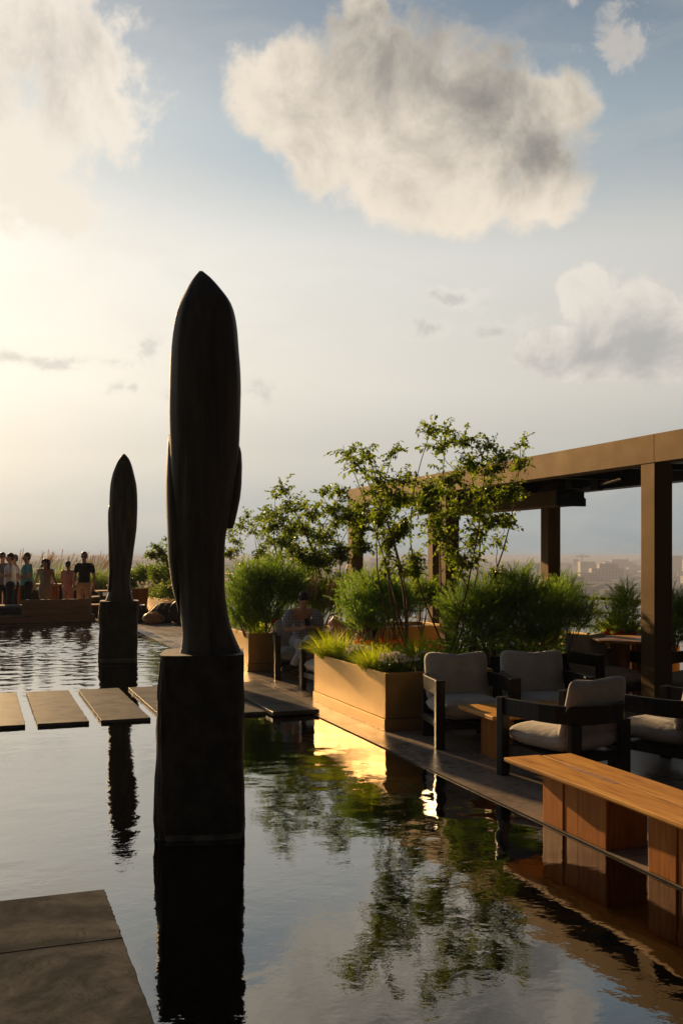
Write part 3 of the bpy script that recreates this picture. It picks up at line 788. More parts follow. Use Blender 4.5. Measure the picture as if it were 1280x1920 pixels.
def armchair(label):
    e = empty('armchair', (0,0,0), 0, label, 'armchair', 'black framed armchairs with grey cushions')
    # band path (front is -Y)
    path = [(-.35,-.36),(-.355,-.15),(-.355,.05),(-.335,.19),(-.28,.295),(-.18,.365),(0,.39),(.18,.365),(.28,.295),(.335,.19),(.355,.05),(.355,-.15),(.35,-.36)]
    th = .034
    b = MB(); rings = []
    for i, p in enumerate(path):
        a = Vector(path[max(i-1,0)]); c_ = Vector(path[min(i+1,len(path)-1)]); t = (c_-a).normalized(); nrm = Vector((-t.y,t.x))
        q0 = Vector(p)-nrm*th/2; q1 = Vector(p)+nrm*th/2
        rings.append([(q0.x,q0.y,.475),(q1.x,q1.y,.475),(q1.x,q1.y,.612),(q0.x,q0.y,.612)])
    b.loft(rings); b.build('arm_band', M['blackwood'], e, bevel=.006)
    for sx in (-1,1):
        b = MB(); b.box(sx*.345-.042,sx*.345+.042,-.40,-.332,0,.616); b.build('front_post', M['blackwood'], e, bevel=.006)
        b = MB(); b.box(sx*.27-.055,sx*.27+.055,.292,.338,0,.474); b.build('rear_post', M['blackwood'], e, bevel=.006)
    b = MB(); b.box(-.302,.302,-.385,-.345,.17,.235); b.box(-.302,.302,.24,.29,.17,.235)
    b.box(-.345,-.303,-.331,.291,.17,.235); b.box(.303,.345,-.331,.291,.17,.235); b.box(-.30,.30,-.344,.239,.19,.225)
    b.build('seat_frame', M['blackwood'], e, bevel=.004)
    b = MB(); pillow(b, 0, -.055, .335, .66, .68, .20, sag=.008); b.build('seat_cushion', M['fabric'], e, smooth=True)
    b = MB(); Mx = Matrix.Translation((0,.215,.572)) @ Matrix.Rotation(R(-15),4,'X')
    seg = []
    for u, t in cushion_rings(12):
        row = []
        for k in range(64):
            x, z = sq(2*PI*k/64, .25); x *= u; z *= u
            dx = x*.315; dz = z*.225 + .022*(abs(x)**3)*(1 if z>0 else -.2)*u - .012*math.cos(x*4)*max(0,z)
            dy = t*.075*(1-.25*z) + .05*x*x - .02*z*z
            if t < 0: dy += .010*math.exp(-(x/.10)**2) + .004*math.sin(z*7+x*2)*(1-u)
            row.append(Mx @ Vector((dx,dy,dz)))
        seg.append(row)
    b.loft(seg); b.build('back_cushion', M['fabric'], e, smooth=True)
    return e
A0 = armchair('grey cushioned armchair closest to the gold planter of grass')
A0.location = (4.27,8.36,0); A0.rotation_euler = (0,0,R(-10))
copy_thing(A0, (5.02,8.26,0), R(-14), 'grey cushioned armchair between the planter-side armchair and the turned-away armchair')
copy_thing(A0, (4.31,6.68,0), R(180+14), 'armchair seen from behind at the end of the slatless wooden bench'.replace('slatless ',''))
copy_thing(A0, (5.30,6.62,0), R(180+16), 'armchair seen from behind, cut by the right picture edge')
copy_thing(A0, (6.88,9.95,0), R(6), 'armchair with sunlit arm beside the round table, farther back')
copy_thing(A0, (7.75,9.25,0), R(-60), 'armchair half hidden behind the near pergola column')
copy_thing(A0, (4.33,13.70,0), R(-10), 'armchair the woman in gingham sits on')
copy_thing(A0, (4.33,11.95,0), R(-84), 'armchair with sunlit leg against the end of the gold planter')

def bench():
    e = empty('bench', (3.402,4.9,0), 0, 'long golden teak bench on the edge of the pool', 'bench')
    b = MB(); r_ = random.Random(3)
    # top: two planks of a slightly irregular board, chamfered lower edge
    def plank(x0, x1, y0, y1, skew, nm, seed):
        q = random.Random(seed); bb = MB(); L_ = []
        n = 24
        for i in range(n+1):
            y = y0+(y1-y0)*i/n
            xa = x0+(.012*math.sin(y*1.7+seed) if nm=='a' else 0)
            xb = x1+(.016*math.sin(y*1.3+1) if nm=='b' else 0)
            L_.append((xa,xb,y))
        rings = []
        for xa, xb, y in L_:
            t = (y-y0)/(y1-y0); 
            ca = .045 if nm=='a' else 0; cb = .035 if nm=='b' else 0
            ya = y-(skew if t>.98 and nm=='b' else 0)
            rings.append([(xa+ca,y,.325),(xb-cb,y,.325),(xb,y,.352),(xb,y,.372),(xa,y,.372),(xa,y,.35)])
        bb.loft(rings); return bb.build('seat_plank', M['teak'], e, bevel=.004)
    plank(-.085,.185,-2.35,1.01,0,'a',2)
    plank(.189,.40,-2.35,.985,0,'b',4)
    b = MB(); b.box(.13,.182,.10,.62,.3725,.3735); b.build('inlay', M['ash'], e)
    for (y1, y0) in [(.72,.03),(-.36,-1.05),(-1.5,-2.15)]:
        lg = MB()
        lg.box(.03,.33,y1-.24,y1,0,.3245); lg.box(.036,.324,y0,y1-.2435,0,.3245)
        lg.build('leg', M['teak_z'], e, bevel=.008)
bench()

def coffee_table():
    e = empty('coffee_table', (4.4,7.5,0), R(-2), 'low golden wood table between the grey armchairs', 'table')
    for (x0,x1) in ((-.47,-.115),(-.11,.12),(.125,.47)):
        b = MB(); b.prism([(x0,-.34),(x1,-.34),(x1,.34),(x0,.34)], .385, .42); b.build('top_plank', M['teak'], e, bevel=.006)
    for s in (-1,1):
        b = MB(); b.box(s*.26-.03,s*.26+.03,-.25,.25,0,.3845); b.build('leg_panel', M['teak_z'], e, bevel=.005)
coffee_table()
def round_table():
    e = empty('round_table', (7.28,9.95,0), R(12), 'round wood topped table behind the near pergola column', 'table')
    b = MB(); P = [(.47*math.cos(2*PI*k/64), .47*math.sin(2*PI*k/64)) for k in range(64)]
    b.prism(P, .715, .75); b.build('tabletop', M['teak_x'], e, bevel=.008)
    for ang_ in (20,110,200,290):
        b = MB(); Mx = Matrix.Rotation(R(ang_),4,'Z')
        vs = [(.03,-.02),(.22,-.02),(.30,-.02)]
        bb = [Mx @ Vector(v) for v in [(.06,-.02,.714),(.24,-.02,.714),(.34,-.02,0),(.10,-.02,0),(.06,.02,.714),(.24,.02,.714),(.34,.02,0),(.10,.02,0)]]
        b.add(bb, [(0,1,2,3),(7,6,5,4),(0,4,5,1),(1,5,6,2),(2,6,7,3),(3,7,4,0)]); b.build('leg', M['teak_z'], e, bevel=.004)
round_table()

# far end: platform with bench back, cushions, bar table
e = empty('daybed_platform', (-1.0,27.6,0), 0, 'low timber platform with a solid bench back at the far pool end', 'daybed')
b = MB(); b.box(-6,3.9,-.55,1.3,.002,.19); b.build('base', M['ash'], e, bevel=.006)
b = MB(); b.box(2.05-.0,3.80,-.46,-.36,.1905,.60); b.build('backrest', M['ash'], e, bevel=.008)
b = MB(); b.box(3.80-.03,3.83,-.3595,.9,.1905,.3); b.build('end_rail', M['ash'], e)
b = MB()
for k in range(26): b.box(-3+k*.16,-3+k*.16+.10,-.50,-.40,.1905,.215)
b.build('slat_grille', M['teak_x'], e)
e = empty('cushion', (.55,27.75,.192), 0, 'dark upholstered cushion at the left end of the far platform', 'cushion')
b = MB(); pillow(b,0,0,.13,1.9,.9,.25); b.build('pad', M['fabric_dark'], e, smooth=True)
e = empty('cushion', (1.42,27.72,.192), 0, 'pale cushion poking out beside the far timber bench back', 'cushion')
b = MB(); pillow(b,0,0,.14,.5,.7,.24); b.build('pad', M['fabric'], e, smooth=True)
e = empty('ottoman', (3.35,29.6,0), 0, 'dark square ottoman behind the far statue', 'ottoman')
b = MB(); pillow(b,0,0,.50,.9,.8,.16); b.build('pad', M['fabric_dark'], e, smooth=True)
b = MB(); b.box(-.42,.42,-.36,.36,0,.43); b.build('base', M['black'], e)
e = empty('side_table', (3.25,28.4,0), 0, 'small wooden side table beside the far timber bench back', 'table')
b = MB(); b.box(-.5,.5,-.3,.3,.36,.40); b.build('tabletop', M['teak_x'], e)
for s in (-.45,.45):
    b = MB(); b.box(s-.03,s+.03,-.25,.25,0,.3595); b.build('leg_panel', M['teak_z'], e)
e = empty('bar_table', (1.0,31.2,0), 0, 'high wooden serving table behind the standing people', 'table')
b = MB(); b.box(-1.9,1.35,-.4,.4,.86,.91); b.build('tabletop', M['teak_x'], e, bevel=.004)
for s in (-1.4,-.1,1.0):
    b = MB(); b.box(s-.25,s+.25,-.3,.3,0,.8595); b.build('leg_panel', M['teak_z'], e)
p = Vector((1.95,31.0,.91))
e = empty('canister', p, 0, 'white lidded canister on the far serving table', 'canister')
b = MB(); b.tube([(0,0,0),(0,0,.25)], .17, 20); b.build('body', M['white'], e)
b = MB(); b.tube([(0,0,.2505),(0,0,.27)], .175, 20); b.tube([(0,0,.27),(0,0,.30)], .04, 10); b.build('lid', M['white'], e)
tag(MB().build('x', M['white']), None) if False else None
def plate(x, y, lab):
    b = MB(); b.tube([(x,y,.911),(x,y,.922),(x,y,.945)], [.06,.09,.13], 20); tag(b.build('bowl', M['white'], smooth=True), lab, 'bowl')
plate(.55,31.0,'white bowl on the serving table left of the woman in the long dress'); plate(1.1,31.05,'white bowl on the serving table next to the woman in the long dress')

# wooden chair, little table and bags at the far right of the pool
e = empty('wooden_chair', (4.15,28.4,0), R(20), 'orange wooden chair seen from behind near the bags', 'chair')
b = MB(); Mx = Matrix.Translation((0,-.25,.62)) @ Matrix.Rotation(R(12),4,'X'); b.box(-.25,.25,-.02,.02,-.22,.22,Mx); b.build('backrest', M['teak_z'], e, bevel=.004)
b = MB(); b.box(-.26,.26,-.22,.26,.38,.42); b.build('seat', M['teak_x'], e)
for sx in (-1,1):
    for sy in (-1,1):
        b = MB(); b.box(sx*.23-.025,sx*.23+.025,sy*.2+.02-.025,sy*.2+.02+.025,0,.3795); b.build('leg', M['teak_z'], e)
e = empty('dining_table', (3.7,29.6,0), 0, 'dark low dining table behind the orange wooden chair', 'table')
b = MB(); b.box(-.5,.45,-.4,.4,.70,.74); b.build('tabletop', M['ash'], e)
for s in (-.38,.33):
    b = MB(); b.box(s-.03,s+.03,-.3,.3,0,.6995); b.build('leg_panel', M['black'], e)
e = empty('planter_bowl', (3.75,29.55,.74), 0, 'terracotta bowl on the dark table behind the far statue', 'bowl')
b = MB(); b.tube([(0,0,0),(0,0,.06),(0,0,.16)], [.12,.22,.27], 20); b.build('bowl', mottled('terracotta', (.35,.1,.05), (.45,.15,.08), 8, (.6,.8)), e, smooth=True)
def bag(name, loc, sx, sy, sz, rz, mat, label, seed, lean=0):
    r_ = random.Random(seed); e = empty(name, loc, rz, label, 'bag', 'bags piled on the terrace')
    b = MB(); Mx = Matrix.Rotation(lean,4,'X')
    ph = [r_.uniform(0,6) for _ in range(6)]
    n = 18; rows = []
    for i in range(n+1):
        t = i/n; z = t*sz; prof_ = (math.sin(PI*min(.97,max(.03,t)))**.35)*(1-.25*t)
        row = []
        for k in range(40):
            a = 2*PI*k/40; f = prof_*(1+.07*math.sin(3*a+ph[0]+t*4)+.05*math.sin(7*a+ph[1]-t*6)+.03*math.sin(13*a+ph[2]+9*t))
            cc, ss = math.cos(a), math.sin(a)
            row.append(Mx @ Vector((sx/2*f*math.copysign(abs(cc)**.7,cc), sy/2*f*math.copysign(abs(ss)**.7,ss), z)))
        rows.append(row)
    b.loft(rows); b.build('body', M[mat], e, smooth=True)
    b = MB(); Q = [Mx @ Vector((sx*.22*math.cos(t*PI/8)*1.0, -sy*.30-.03*math.sin(t*PI/8), sz*(.55+.5*math.sin(t*PI/8)))) for t in range(9)]
    b.tube(Q, .012, 6); b.build('strap', M['rope'] if mat=='bag_black' else M['bag_tan'], e, smooth=True)
    b = MB(); b.box(-sx*.25,sx*.25,-sy*.56,-sy*.40,sz*.12,sz*.45, Mx); b.build('pocket', M[mat], e, bevel=.02)
bag('backpack', (4.95,25.2,0), .95, .6, .66, R(-8), 'bag_black', 'large black backpack slumped nearest the near statue', 1, R(-10))
bag('backpack', (4.55,26.1,0), .8, .5, .52, R(20), 'bag_black', 'black backpack behind the tan leather bag', 2, R(8))
bag('backpack', (3.98,26.3,0), .5, .4, .45, R(-30), 'bag_black', 'upright dark backpack nearest the far statue', 3)
bag('handbag', (4.18,25.6,0), .62, .35, .30, R(15), 'bag_tan', 'slumped tan leather bag between the black bags', 4)
bag('duffel_bag', (5.5,24.3,0), .9, .5, .4, R(5), 'bag_black', 'black duffel bag just left of the near statue', 5)

# ------------------------------------------------------------------ plants
class Tri:
    """many small leaf faces, kept as plain lists"""
    def __init__(s): s.v = []; s.f = []; s.mi = []
    def leaf(s, p, d, up, ln, wd, mi=0):
        n = len(s.v); side = d.cross(up)
        if side.length < 1e-4: side = Vector((1,0,0))
        side.normalize(); nn = side.cross(d).normalized()
        mid = p+d*ln*.45
        s.v += [tuple(p), tuple(mid+side*wd/2+nn*wd*.18), tuple(p+d*ln-nn*ln*.12), tuple(mid-side*wd/2+nn*wd*.18), tuple(mid-nn*wd*.02)]
        s.f += [(n,n+1,n+4),(n+1,n+2,n+4),(n+2,n+3,n+4),(n+3,n,n+4)]; s.mi += [mi]*4
    def needle(s, p, d, side, ln, wd, mi=0):
        n = len(s.v)
        s.v += [tuple(p-side*wd/2), tuple(p+side*wd/2), tuple(p+d*ln)]
        s.f.append((n,n+1,n+2)); s.mi.append(mi)
    def blade(s, pts, wd, side, mi=0):
        n = len(s.v); k = len(pts)
        for i, p in enumerate(pts):
            w_ = wd*(1-(i/(k-1))**1.6)*.5
            s.v += [tuple(p-side*w_), tuple(p+side*w_)]
        for i in range(k-1):
            a = n+2*i; s.f.append((a,a+1,a+3,a+2)); s.mi.append(mi)
    def build(s, name, mats, parent=None):
        me = bpy.data.meshes.new(name); me.from_pydata(s.v, [], s.f)
        for m in mats: me.materials.append(m)
        me.polygons.foreach_set('material_index', s.mi); me.update()
        o = bpy.data.objects.new(name, me); col.objects.link(o)
        if parent: o.parent = parent
        return o
def rdir(r, zmin=-1, zmax=1):
    z = r.uniform(zmin, zmax); a = r.uniform(0, 2*PI); q = math.sqrt(max(0,1-z*z))
    return Vector((q*math.cos(a), q*math.sin(a), z))

def tree(basept, d, clumps, stems, label, seed, leaf=.042, dens=1.0, spread=.5, rb=.016):
    r = random.Random(seed)
    e = empty('tree', basept, 0, label, 'tree', 'slender multi-stemmed trees in the planters')
    T = []   # targets in local coordinates
    for (px, py, rp) in clumps:
        dd = d+r.uniform(-spread, spread)
        T.append((at(px,py,dd)-Vector(basept), rp/F*dd))
    wood = MB(); nodes = []   # (pos, radius)
    def limb(a, b_, r0, r1, bow):
        n = 8; pts = []; rs = []
        lat = rdir(r,-.3,.3)*bow*(b_-a).length
        for i in range(n+1):
            t = i/n
            p = a.lerp(b_,t)+lat*math.sin(PI*t)+Vector((r.uniform(-1,1),r.uniform(-1,1),r.uniform(-1,1)))*.008
            p.z += -.10*(b_-a).length*math.sin(PI*t)*(0 if (b_-a).normalized().z>.9 else 1)*.6
            if i == 0: p = a
            pts.append(p); rs.append(r0+(r1-r0)*t)
        wood.tube(pts, rs, 6)
        for p, q in zip(pts, rs): nodes.append((p.copy(), q))
    T.sort(key=lambda t: t[0].length)
    order = []
    st = sorted(T, key=lambda t: -t[0].z)
    main = []
    for t in st:
        if len(main) >= stems: break
        if all(abs(t[0].x-m_[0].x)+abs(t[0].y-m_[0].y) > .22 for m_ in main): main.append(t)
    for i, t in enumerate(main):
        off = Vector((r.uniform(-.05,.05), r.uniform(-.05,.05), 0))
        limb(off, t[0], rb*r.uniform(.6,1.0), .004, .13)
    for t in T:
        if t in main: continue
        best = min(nodes, key=lambda nd: (nd[0]-t[0]).length + (2.0 if nd[0].z > t[0].z-.12 else 0) + (1.0 if nd[0].z < t[0].z*.35 else 0))
        limb(best[0], t[0], max(.004,best[1]*.7), .003, .10)
    lf = Tri()
    zt = max(t[0].z for t in T)
    extra = [(nd[0], .085*leaf/.046) for nd in nodes if nd[0].z > zt*.36 and r.random() < .28]
    for c, rad in T+extra:
        ntw = max(4, int(19*dens*(rad/.15)))
        for k in range(ntw):
            dv = (rdir(r,-.45,.9)); ln = rad*r.uniform(.8,2.0)
            p0 = c+rdir(r)*rad*.25; tip = p0+dv*ln
            pts = []
            for i in range(6):
                t = i/5; q = p0.lerp(tip,t); q.z += .12*ln*math.sin(PI*t)-.12*ln*t*t; pts.append(q)
            wood.tube(pts, [.0028-.0015*i/5 for i in range(6)], 4, False)
            m_ = max(5, int(ln/.021))
            for j in range(m_):
                t = (j+r.random())/m_; i = min(4,int(t*5)); q = pts[i].lerp(pts[i+1], t*5-i)
                dd_ = (dv*.5+rdir(r)*.9+Vector((0,0,-.35))).normalized()
                up = (Vector((0,0,1))+rdir(r)*.7).normalized()
                lf.leaf(q, dd_, up, leaf*r.uniform(.6,1.25), leaf*r.uniform(.45,.75))
    wood.build('trunk', M['bark'], e, smooth=True)
    lf.build('crown', [M['leaf']], e)
    return e

def feather(basept, lobes_, label, seed, mats=('feather','feather_dark'), fronds=260, fl=.34, nl=.05, nw=.0035, nd=70, group='feathery shrubs in the planters', stalk=True):
    """soft shrub: arching fronds that carry whorls of hair-thin leaves. lobes_ = [(centre world, (rx,ry,rz))]"""
    r = random.Random(seed)
    e = empty('feathery_shrub', basept, 0, label, 'shrub', group)
    B = Vector(basept); t_ = Tri(); w_ = MB()
    vol = [q[1][0]*q[1][1]*q[1][2] for q in lobes_]; tot = sum(vol)
    for (c, rr), vv in zip(lobes_, vol):
        c = Vector(c)-B
        k = max(10, int(fronds*2.9*vv/tot))
        root = Vector((c.x*.8, c.y*.8, 0))
        for i in range(6 if stalk else 0):
            tip = c+Vector((r.uniform(-.5,.5)*rr[0], r.uniform(-.5,.5)*rr[1], r.uniform(-.2,.3)*rr[2]))
            w_.tube([root, root.lerp(tip,.5)+rdir(r)*.03, tip], [.008,.006,.003], 5)
        for i in range(k):
            u = rdir(r,-.75,1); rho = r.random()**.42
            p = c+Vector((u.x*rr[0],u.y*rr[1],u.z*rr[2]))*rho*r.uniform(.8,1.12)
            out_ = (Vector((u.x,u.y,u.z*.6))*.55+Vector((0,0,.75))+rdir(r)*.35).normalized()
            ln = fl*r.uniform(.6,1.25)
            droop = r.uniform(.1,.45); P = []
            for j in range(7):
                s_ = j/6; q = p+out_*ln*(s_-.45)+Vector((out_.x,out_.y,0))*ln*droop*s_*s_*.6-Vector((0,0,1))*ln*droop*s_*s_*.8
                P.append(q)
            mi = 0 if r.random() < .5 else 1
            m_ = int(nd*ln/fl)
            for j in range(m_):
                s_ = (j+r.random())/m_; ii = min(5,int(s_*6)); q = P[ii].lerp(P[ii+1], s_*6-ii)
                ax = (P[ii+1]-P[ii]).normalized()
                sd_ = rdir(r); sd_ = (sd_-ax*sd_.dot(ax)); sd_.normalize()
                dn = (ax*.75+sd_*.75).normalized()
                ll = nl*(1-.55*s_)*r.uniform(.6,1.3)
                t_.needle(q, dn, ax.cross(sd_), ll, nw*1.35, mi)
            sdv = out_.cross(rdir(r)); sdv.normalize()
            t_.blade(P, nw*1.2, sdv, mi)
    if stalk: w_.build('stem', M['bark'], e)
    t_.build('foliage', [M[mats[0]], M[mats[1]]], e)
    return e

def tuft(basept, n, ln, spread, label, seed, mats=('grass','grass_gold'), wd=.007, cat='grass', droop=1.0, dirb=None, plumes=0, name='grass_tuft', group='grass tufts in the planters', rad=.1):
    r = random.Random(seed); e = empty(name, basept, 0, label, cat, group); t_ = Tri()
    pl = Tri()
    for i in range(n):
        a = r.uniform(0,2*PI); q = math.sqrt(r.random())
        p = Vector((math.cos(a)*q*rad*r.uniform(.3,1), math.sin(a)*q*rad*r.uniform(.3,1), 0))
        lean = r.random()**.7*spread; L_ = ln*r.uniform(.55,1.15)
        h = Vector((math.cos(a),math.sin(a),0))
        if dirb is not None: h = (h+Vector(dirb)).normalized()
        P = []; v = (Vector((0,0,1))+h*lean).normalized(); q_ = p.copy(); dr = droop*r.uniform(.5,1.4)
        for j in range(7):
            P.append(q_.copy()); q_ = q_+v*L_/6; v = (v+(h*.5-Vector((0,0,1)))*.16*dr).normalized()
        sd_ = Vector((-h.y,h.x,0))+rdir(r)*.4; sd_.normalize()
        t_.blade(P, wd*r.uniform(.6,1.3), sd_, 0 if r.random()<.8 else 1)
    t_.build('blades', [M[mats[0]], M[mats[1]]], e)
    if plumes:
        for i in range(plumes):
            a = r.uniform(0,2*PI); h = (Vector((math.cos(a),math.sin(a),0))*.5+Vector((.55,-.1,0))); L_ = ln*r.uniform(1.0,1.3)
            v = (Vector((0,0,1))+h*r.uniform(.1,.5)).normalized(); q_ = Vector((math.cos(a),math.sin(a),0))*rad*r.random(); P = []
            for j in range(10):
                P.append(q_.copy()); q_ = q_+v*L_/9; v = (v+(h*.5-Vector((0,0,1))*.4)*.10).normalized()
            pl.blade(P[:8], .006, Vector((1,0,0)), 0)
            for j in range(150):
                s_ = 6+3*j/150; ii = min(8,int(s_)); q = P[ii].lerp(P[ii+1], min(1,s_-ii)) if ii<9 else P[9]
                ax = (P[ii+1]-P[ii]).normalized(); dn = (ax+rdir(r)*.45).normalized(); sd_ = dn.cross(rdir(r)); sd_.normalize()
                pl.needle(q, dn, sd_, .075, .006, 0)
        pl.build('plumes', [M['plume']], e)
    return e

def flowers(basept, n, rx, ry, h, label, seed, petal='petal', leafm='bush', fr=.02, name='flowering_plant', heads=1, leafn=None, group='flowering plants in the planters', leafs=.035):
    r = random.Random(seed); e = empty(name, basept, 0, label, 'flowers', group); fo = Tri(); pe = Tri()
    for i in range(leafn or n*14):
        a = r.uniform(0,2*PI); q = math.sqrt(r.random())
        z = h*r.uniform(.0,.9)*(1-.4*q)
        p = Vector((math.cos(a)*q*rx, math.sin(a)*q*ry, z))
        fo.leaf(p, (rdir(r,-.2,.6)), (Vector((0,0,1))+rdir(r)*.6).normalized(), leafs*r.uniform(.6,1.3), leafs*.6)
    st = MB()
    for i in range(n):
        a = r.uniform(0,2*PI); q = math.sqrt(r.random())
        p = Vector((math.cos(a)*q*rx, math.sin(a)*q*ry, h*r.uniform(.75,1.15)*(1-.25*q)))
        st.tube([Vector((p.x*.7,p.y*.7,0)), p], [.003,.002], 4, False)
        for hd in range(heads):
            c = p+(rdir(r)*fr*1.3 if heads>1 else Vector((0,0,0)))
            f = rdir(r,.1,1)
            a1 = f.cross(Vector((.3,.5,.1))).normalized(); a2 = f.cross(a1)
            for k in range(5):
                w0 = 2*PI*k/5+r.uniform(-.2,.2); dv = (a1*math.cos(w0)+a2*math.sin(w0)+f*.35).normalized()
                pe.leaf(c, dv, f, fr*r.uniform(.85,1.15), fr*.85)
    st.build('stem', M['bush'], e); fo.build('leaves', [M[leafm]], e); pe.build('petals', [M[petal]], e)
    return e

def z4(l): return [(400+x/2.0645, 760+y/2.0645, r_) for x,y,r_ in l]
treeA = z4([(515,190,20),(600,200,22),(690,190,18),(570,240,25),(640,290,30),(740,300,25),(700,370,33),(640,440,24),(840,100,22),(900,100,20),(960,150,28),(880,170,26),(1060,160,20),(1120,210,26),(1190,150,14),(1190,220,18),(1000,230,28),(900,300,36),(1050,330,30),(1150,330,20),(820,400,36),(960,400,36),(1080,450,26),(1130,450,16),(880,500,32),(1000,530,26),(1090,530,16),(740,480,22),(960,600,22),(1020,590,15),(780,600,15),(830,330,28),(650,500,12)])
right = [c_ for c_ in treeA if c_[0] > 770]; leftc = [c_ for c_ in treeA if c_[0] <= 770]
tree(tuple(at(842,1150,11.3)*1.0)[:2]+(.5,), 11.3, right, 5, 'tallest slender tree with reddish stems in front of the pergola', 1, .056, 1.0, .45)
tree(tuple(at(768,1185,10.9))[:2]+(.5,), 10.9, leftc, 5, 'slender tree leaning left just right of the lounging person', 2, .056, 1.0, .4)
treeB = z4([(270,330,18),(240,350,12),(300,400,26),(380,430,24),(420,340,18),(490,340,18),(470,400,24),(350,490,28),(240,470,28),(270,540,26),(430,520,32),(520,430,26),(570,400,24),(600,440,20),(560,500,24),(490,580,24),(400,580,24),(340,590,20),(580,560,15),(310,480,20),(210,430,14)])
tree(tuple(at(602,1140,16))[:2]+(.5,), 16, treeB, 7, 'bushy slender tree behind the woman in gingham', 3, .068, .75, .7, .02)
treeC = z4([(130,430,11),(110,470,18),(160,490,14),(70,500,14),(190,560,15),(60,570,11),(90,530,13),(150,460,12),(190,440,10),(230,540,14),(260,590,16)])
tree(tuple(at(480,1095,21))[:2]+(.5,), 21, treeC, 5, 'thin sparse tree just right of the near statue', 4, .065, .6, .5)
treeD = [(292,1027,7),(300,1035,8),(287,1044,8),(307,1044,10),(281,1039,5),(310,1011,6),(330,1015,9),(325,1035,10),(340,1000,8)]
tree(tuple(at(318,1100,28.5))[:2]+(.55,), 28.5, treeD, 4, 'small tree half hidden left of the near statue', 5, .075, .7, .5)

def lobe(px, py, d, rx, ry, rz): return (tuple(at(px,py,d)), (1.12*rx/F*d, ry, 1.08*rz/F*d))
# big bush by the statue
feather(tuple(at(495,1150,15.3))[:2]+(.5,), [lobe(465,1105,15.2,48,.45,48),(lobe(520,1098,15.4,58,.5,50)),lobe(555,1100,15.6,34,.4,40),lobe(450,1150,15.0,34,.4,38),lobe(500,1150,15.1,46,.45,40),lobe(480,1075,15.6,40,.4,26)], 'dense feathery bush in the planter right of the near statue', 11, ('feather','feather_dark'), 620, .30, .055, .005, 64)
feather(tuple(at(700,1150,11.6))[:2]+(.5,), [lobe(668,1125,11.5,34,.3,34),lobe(710,1110,11.8,42,.35,42),lobe(745,1130,11.6,36,.35,40),lobe(690,1155,11.2,42,.3,26),lobe(672,1098,12.2,28,.3,26)], 'round feathery bush between the lounging person and the tree stems', 12, ('feather','feather_dark'), 420, .24, .045, .0038, 64)
feather(tuple(at(960,1180,11.4))[:2]+(.5,), [lobe(870,1140,11.3,50,.35,48),lobe(920,1125,11.6,52,.4,52),lobe(975,1120,11.6,52,.4,50),lobe(1035,1135,11.8,50,.4,50),lobe(1085,1150,11.9,40,.35,44),lobe(905,1180,11.2,60,.35,42),lobe(1000,1180,11.4,66,.35,46),lobe(970,1080,11.8,28,.3,24),lobe(1060,1098,12.1,20,.25,24)], 'wide feathery bush behind the two grey armchairs', 13, ('feather_dark','feather'), 900, .27, .05, .0038, 66)
feather(tuple(at(1165,1170,13.5))[:2]+(.5,), [lobe(1170,1130,13.4,24,.25,36),lobe(1155,1165,13.2,30,.25,30),lobe(1178,1180,13.2,24,.25,24)], 'bright feathery bush just left of the near pergola column', 14, ('feather','grass'), 170, .26, .05, .0045, 60)
feather(tuple(at(1275,1160,12.4))[:2]+(.5,), [lobe(1262,1140,12.2,20,.25,34),lobe(1290,1150,12.2,28,.25,44),lobe(1262,1180,12.0,26,.25,26)], 'feathery bush at the right picture edge beyond the column', 15, ('feather','feather_dark'), 170, .26, .05, .0045, 60)
feather(tuple(at(305,1095,29))[:2]+(.55,), [lobe(305,1080,29,22,.6,20),lobe(328,1075,28.4,24,.6,24),lobe(345,1085,28,24,.6,22)], 'bright rounded bush in the far planter left of the near statue', 16, ('lime','feather'), 260, .38, .09, .012, 60)
feather(tuple(at(262,1095,32))[:2]+(.55,), [lobe(258,1083,32,16,.5,16),lobe(276,1078,31.5,18,.5,17),lobe(246,1090,32,12,.5,14)], 'darker rounded bush beside the far statue', 17, ('feather','lime'), 200, .38, .09, .012, 60)
for (px, py, d_, rx, rz, lb, sd_) in [(790,1110,15.5,38,30,'loose green shrub seen between the tree stems and the pergola columns',18),(640,1110,16.2,44,34,'loose green shrub left of the far pergola column',19),(600,1125,15.6,40,34,'loose green shrub right behind the seated woman',20)]:
    feather(tuple(at(px,1165,d_))[:2]+(.45,), [lobe(px, py, d_, rx, .4, rz)], lb, sd_, ('feather','lime'), 95, .34, .07, .006, 60)
# grass tufts spilling over the gold planter
PZ = .53
tuft((3.86,11.02,PZ), 700, .40, 1.1, 'bright grass tuft spilling over the far corner of the gold planter', 21, dirb=(-.35,-.1,0), rad=.16, wd=.008)
tuft((3.94,10.72,PZ), 560, .38, 1.0, 'bright grass tuft next to the orange flowers', 22, dirb=(-.2,0,0), rad=.15, wd=.008)
tuft((3.86,9.66,PZ), 640, .36, 1.1, 'bright grass tuft spilling over the near part of the gold planter', 23, dirb=(-.4,-.05,0), rad=.14, wd=.008)
tuft((4.08,9.85,PZ), 560, .38, .9, 'bright grass tuft behind the clump of white flowers', 24, rad=.15, wd=.008)
tuft((4.42,9.72,PZ), 420, .46, .75, 'tall golden tipped grass tuft nearest the grey armchair', 25, ('grass','grass_gold'), rad=.16, droop=.7, wd=.008)
tuft((4.55,9.42,PZ), 240, .34, .9, 'small grass tuft at the dark end of the gold planter', 26, rad=.13, wd=.008)
tuft((8.2,9.6,PZ), 200, .4, .9, 'grass tuft among red flowers right of the pergola column', 27, rad=.13, wd=.009)
tuft((4.05,14.9,PZ), 260, .4, 1.0, 'grass hanging over the gold corner beside the near statue', 28, dirb=(-.4,-.1,0), rad=.2, wd=.01)
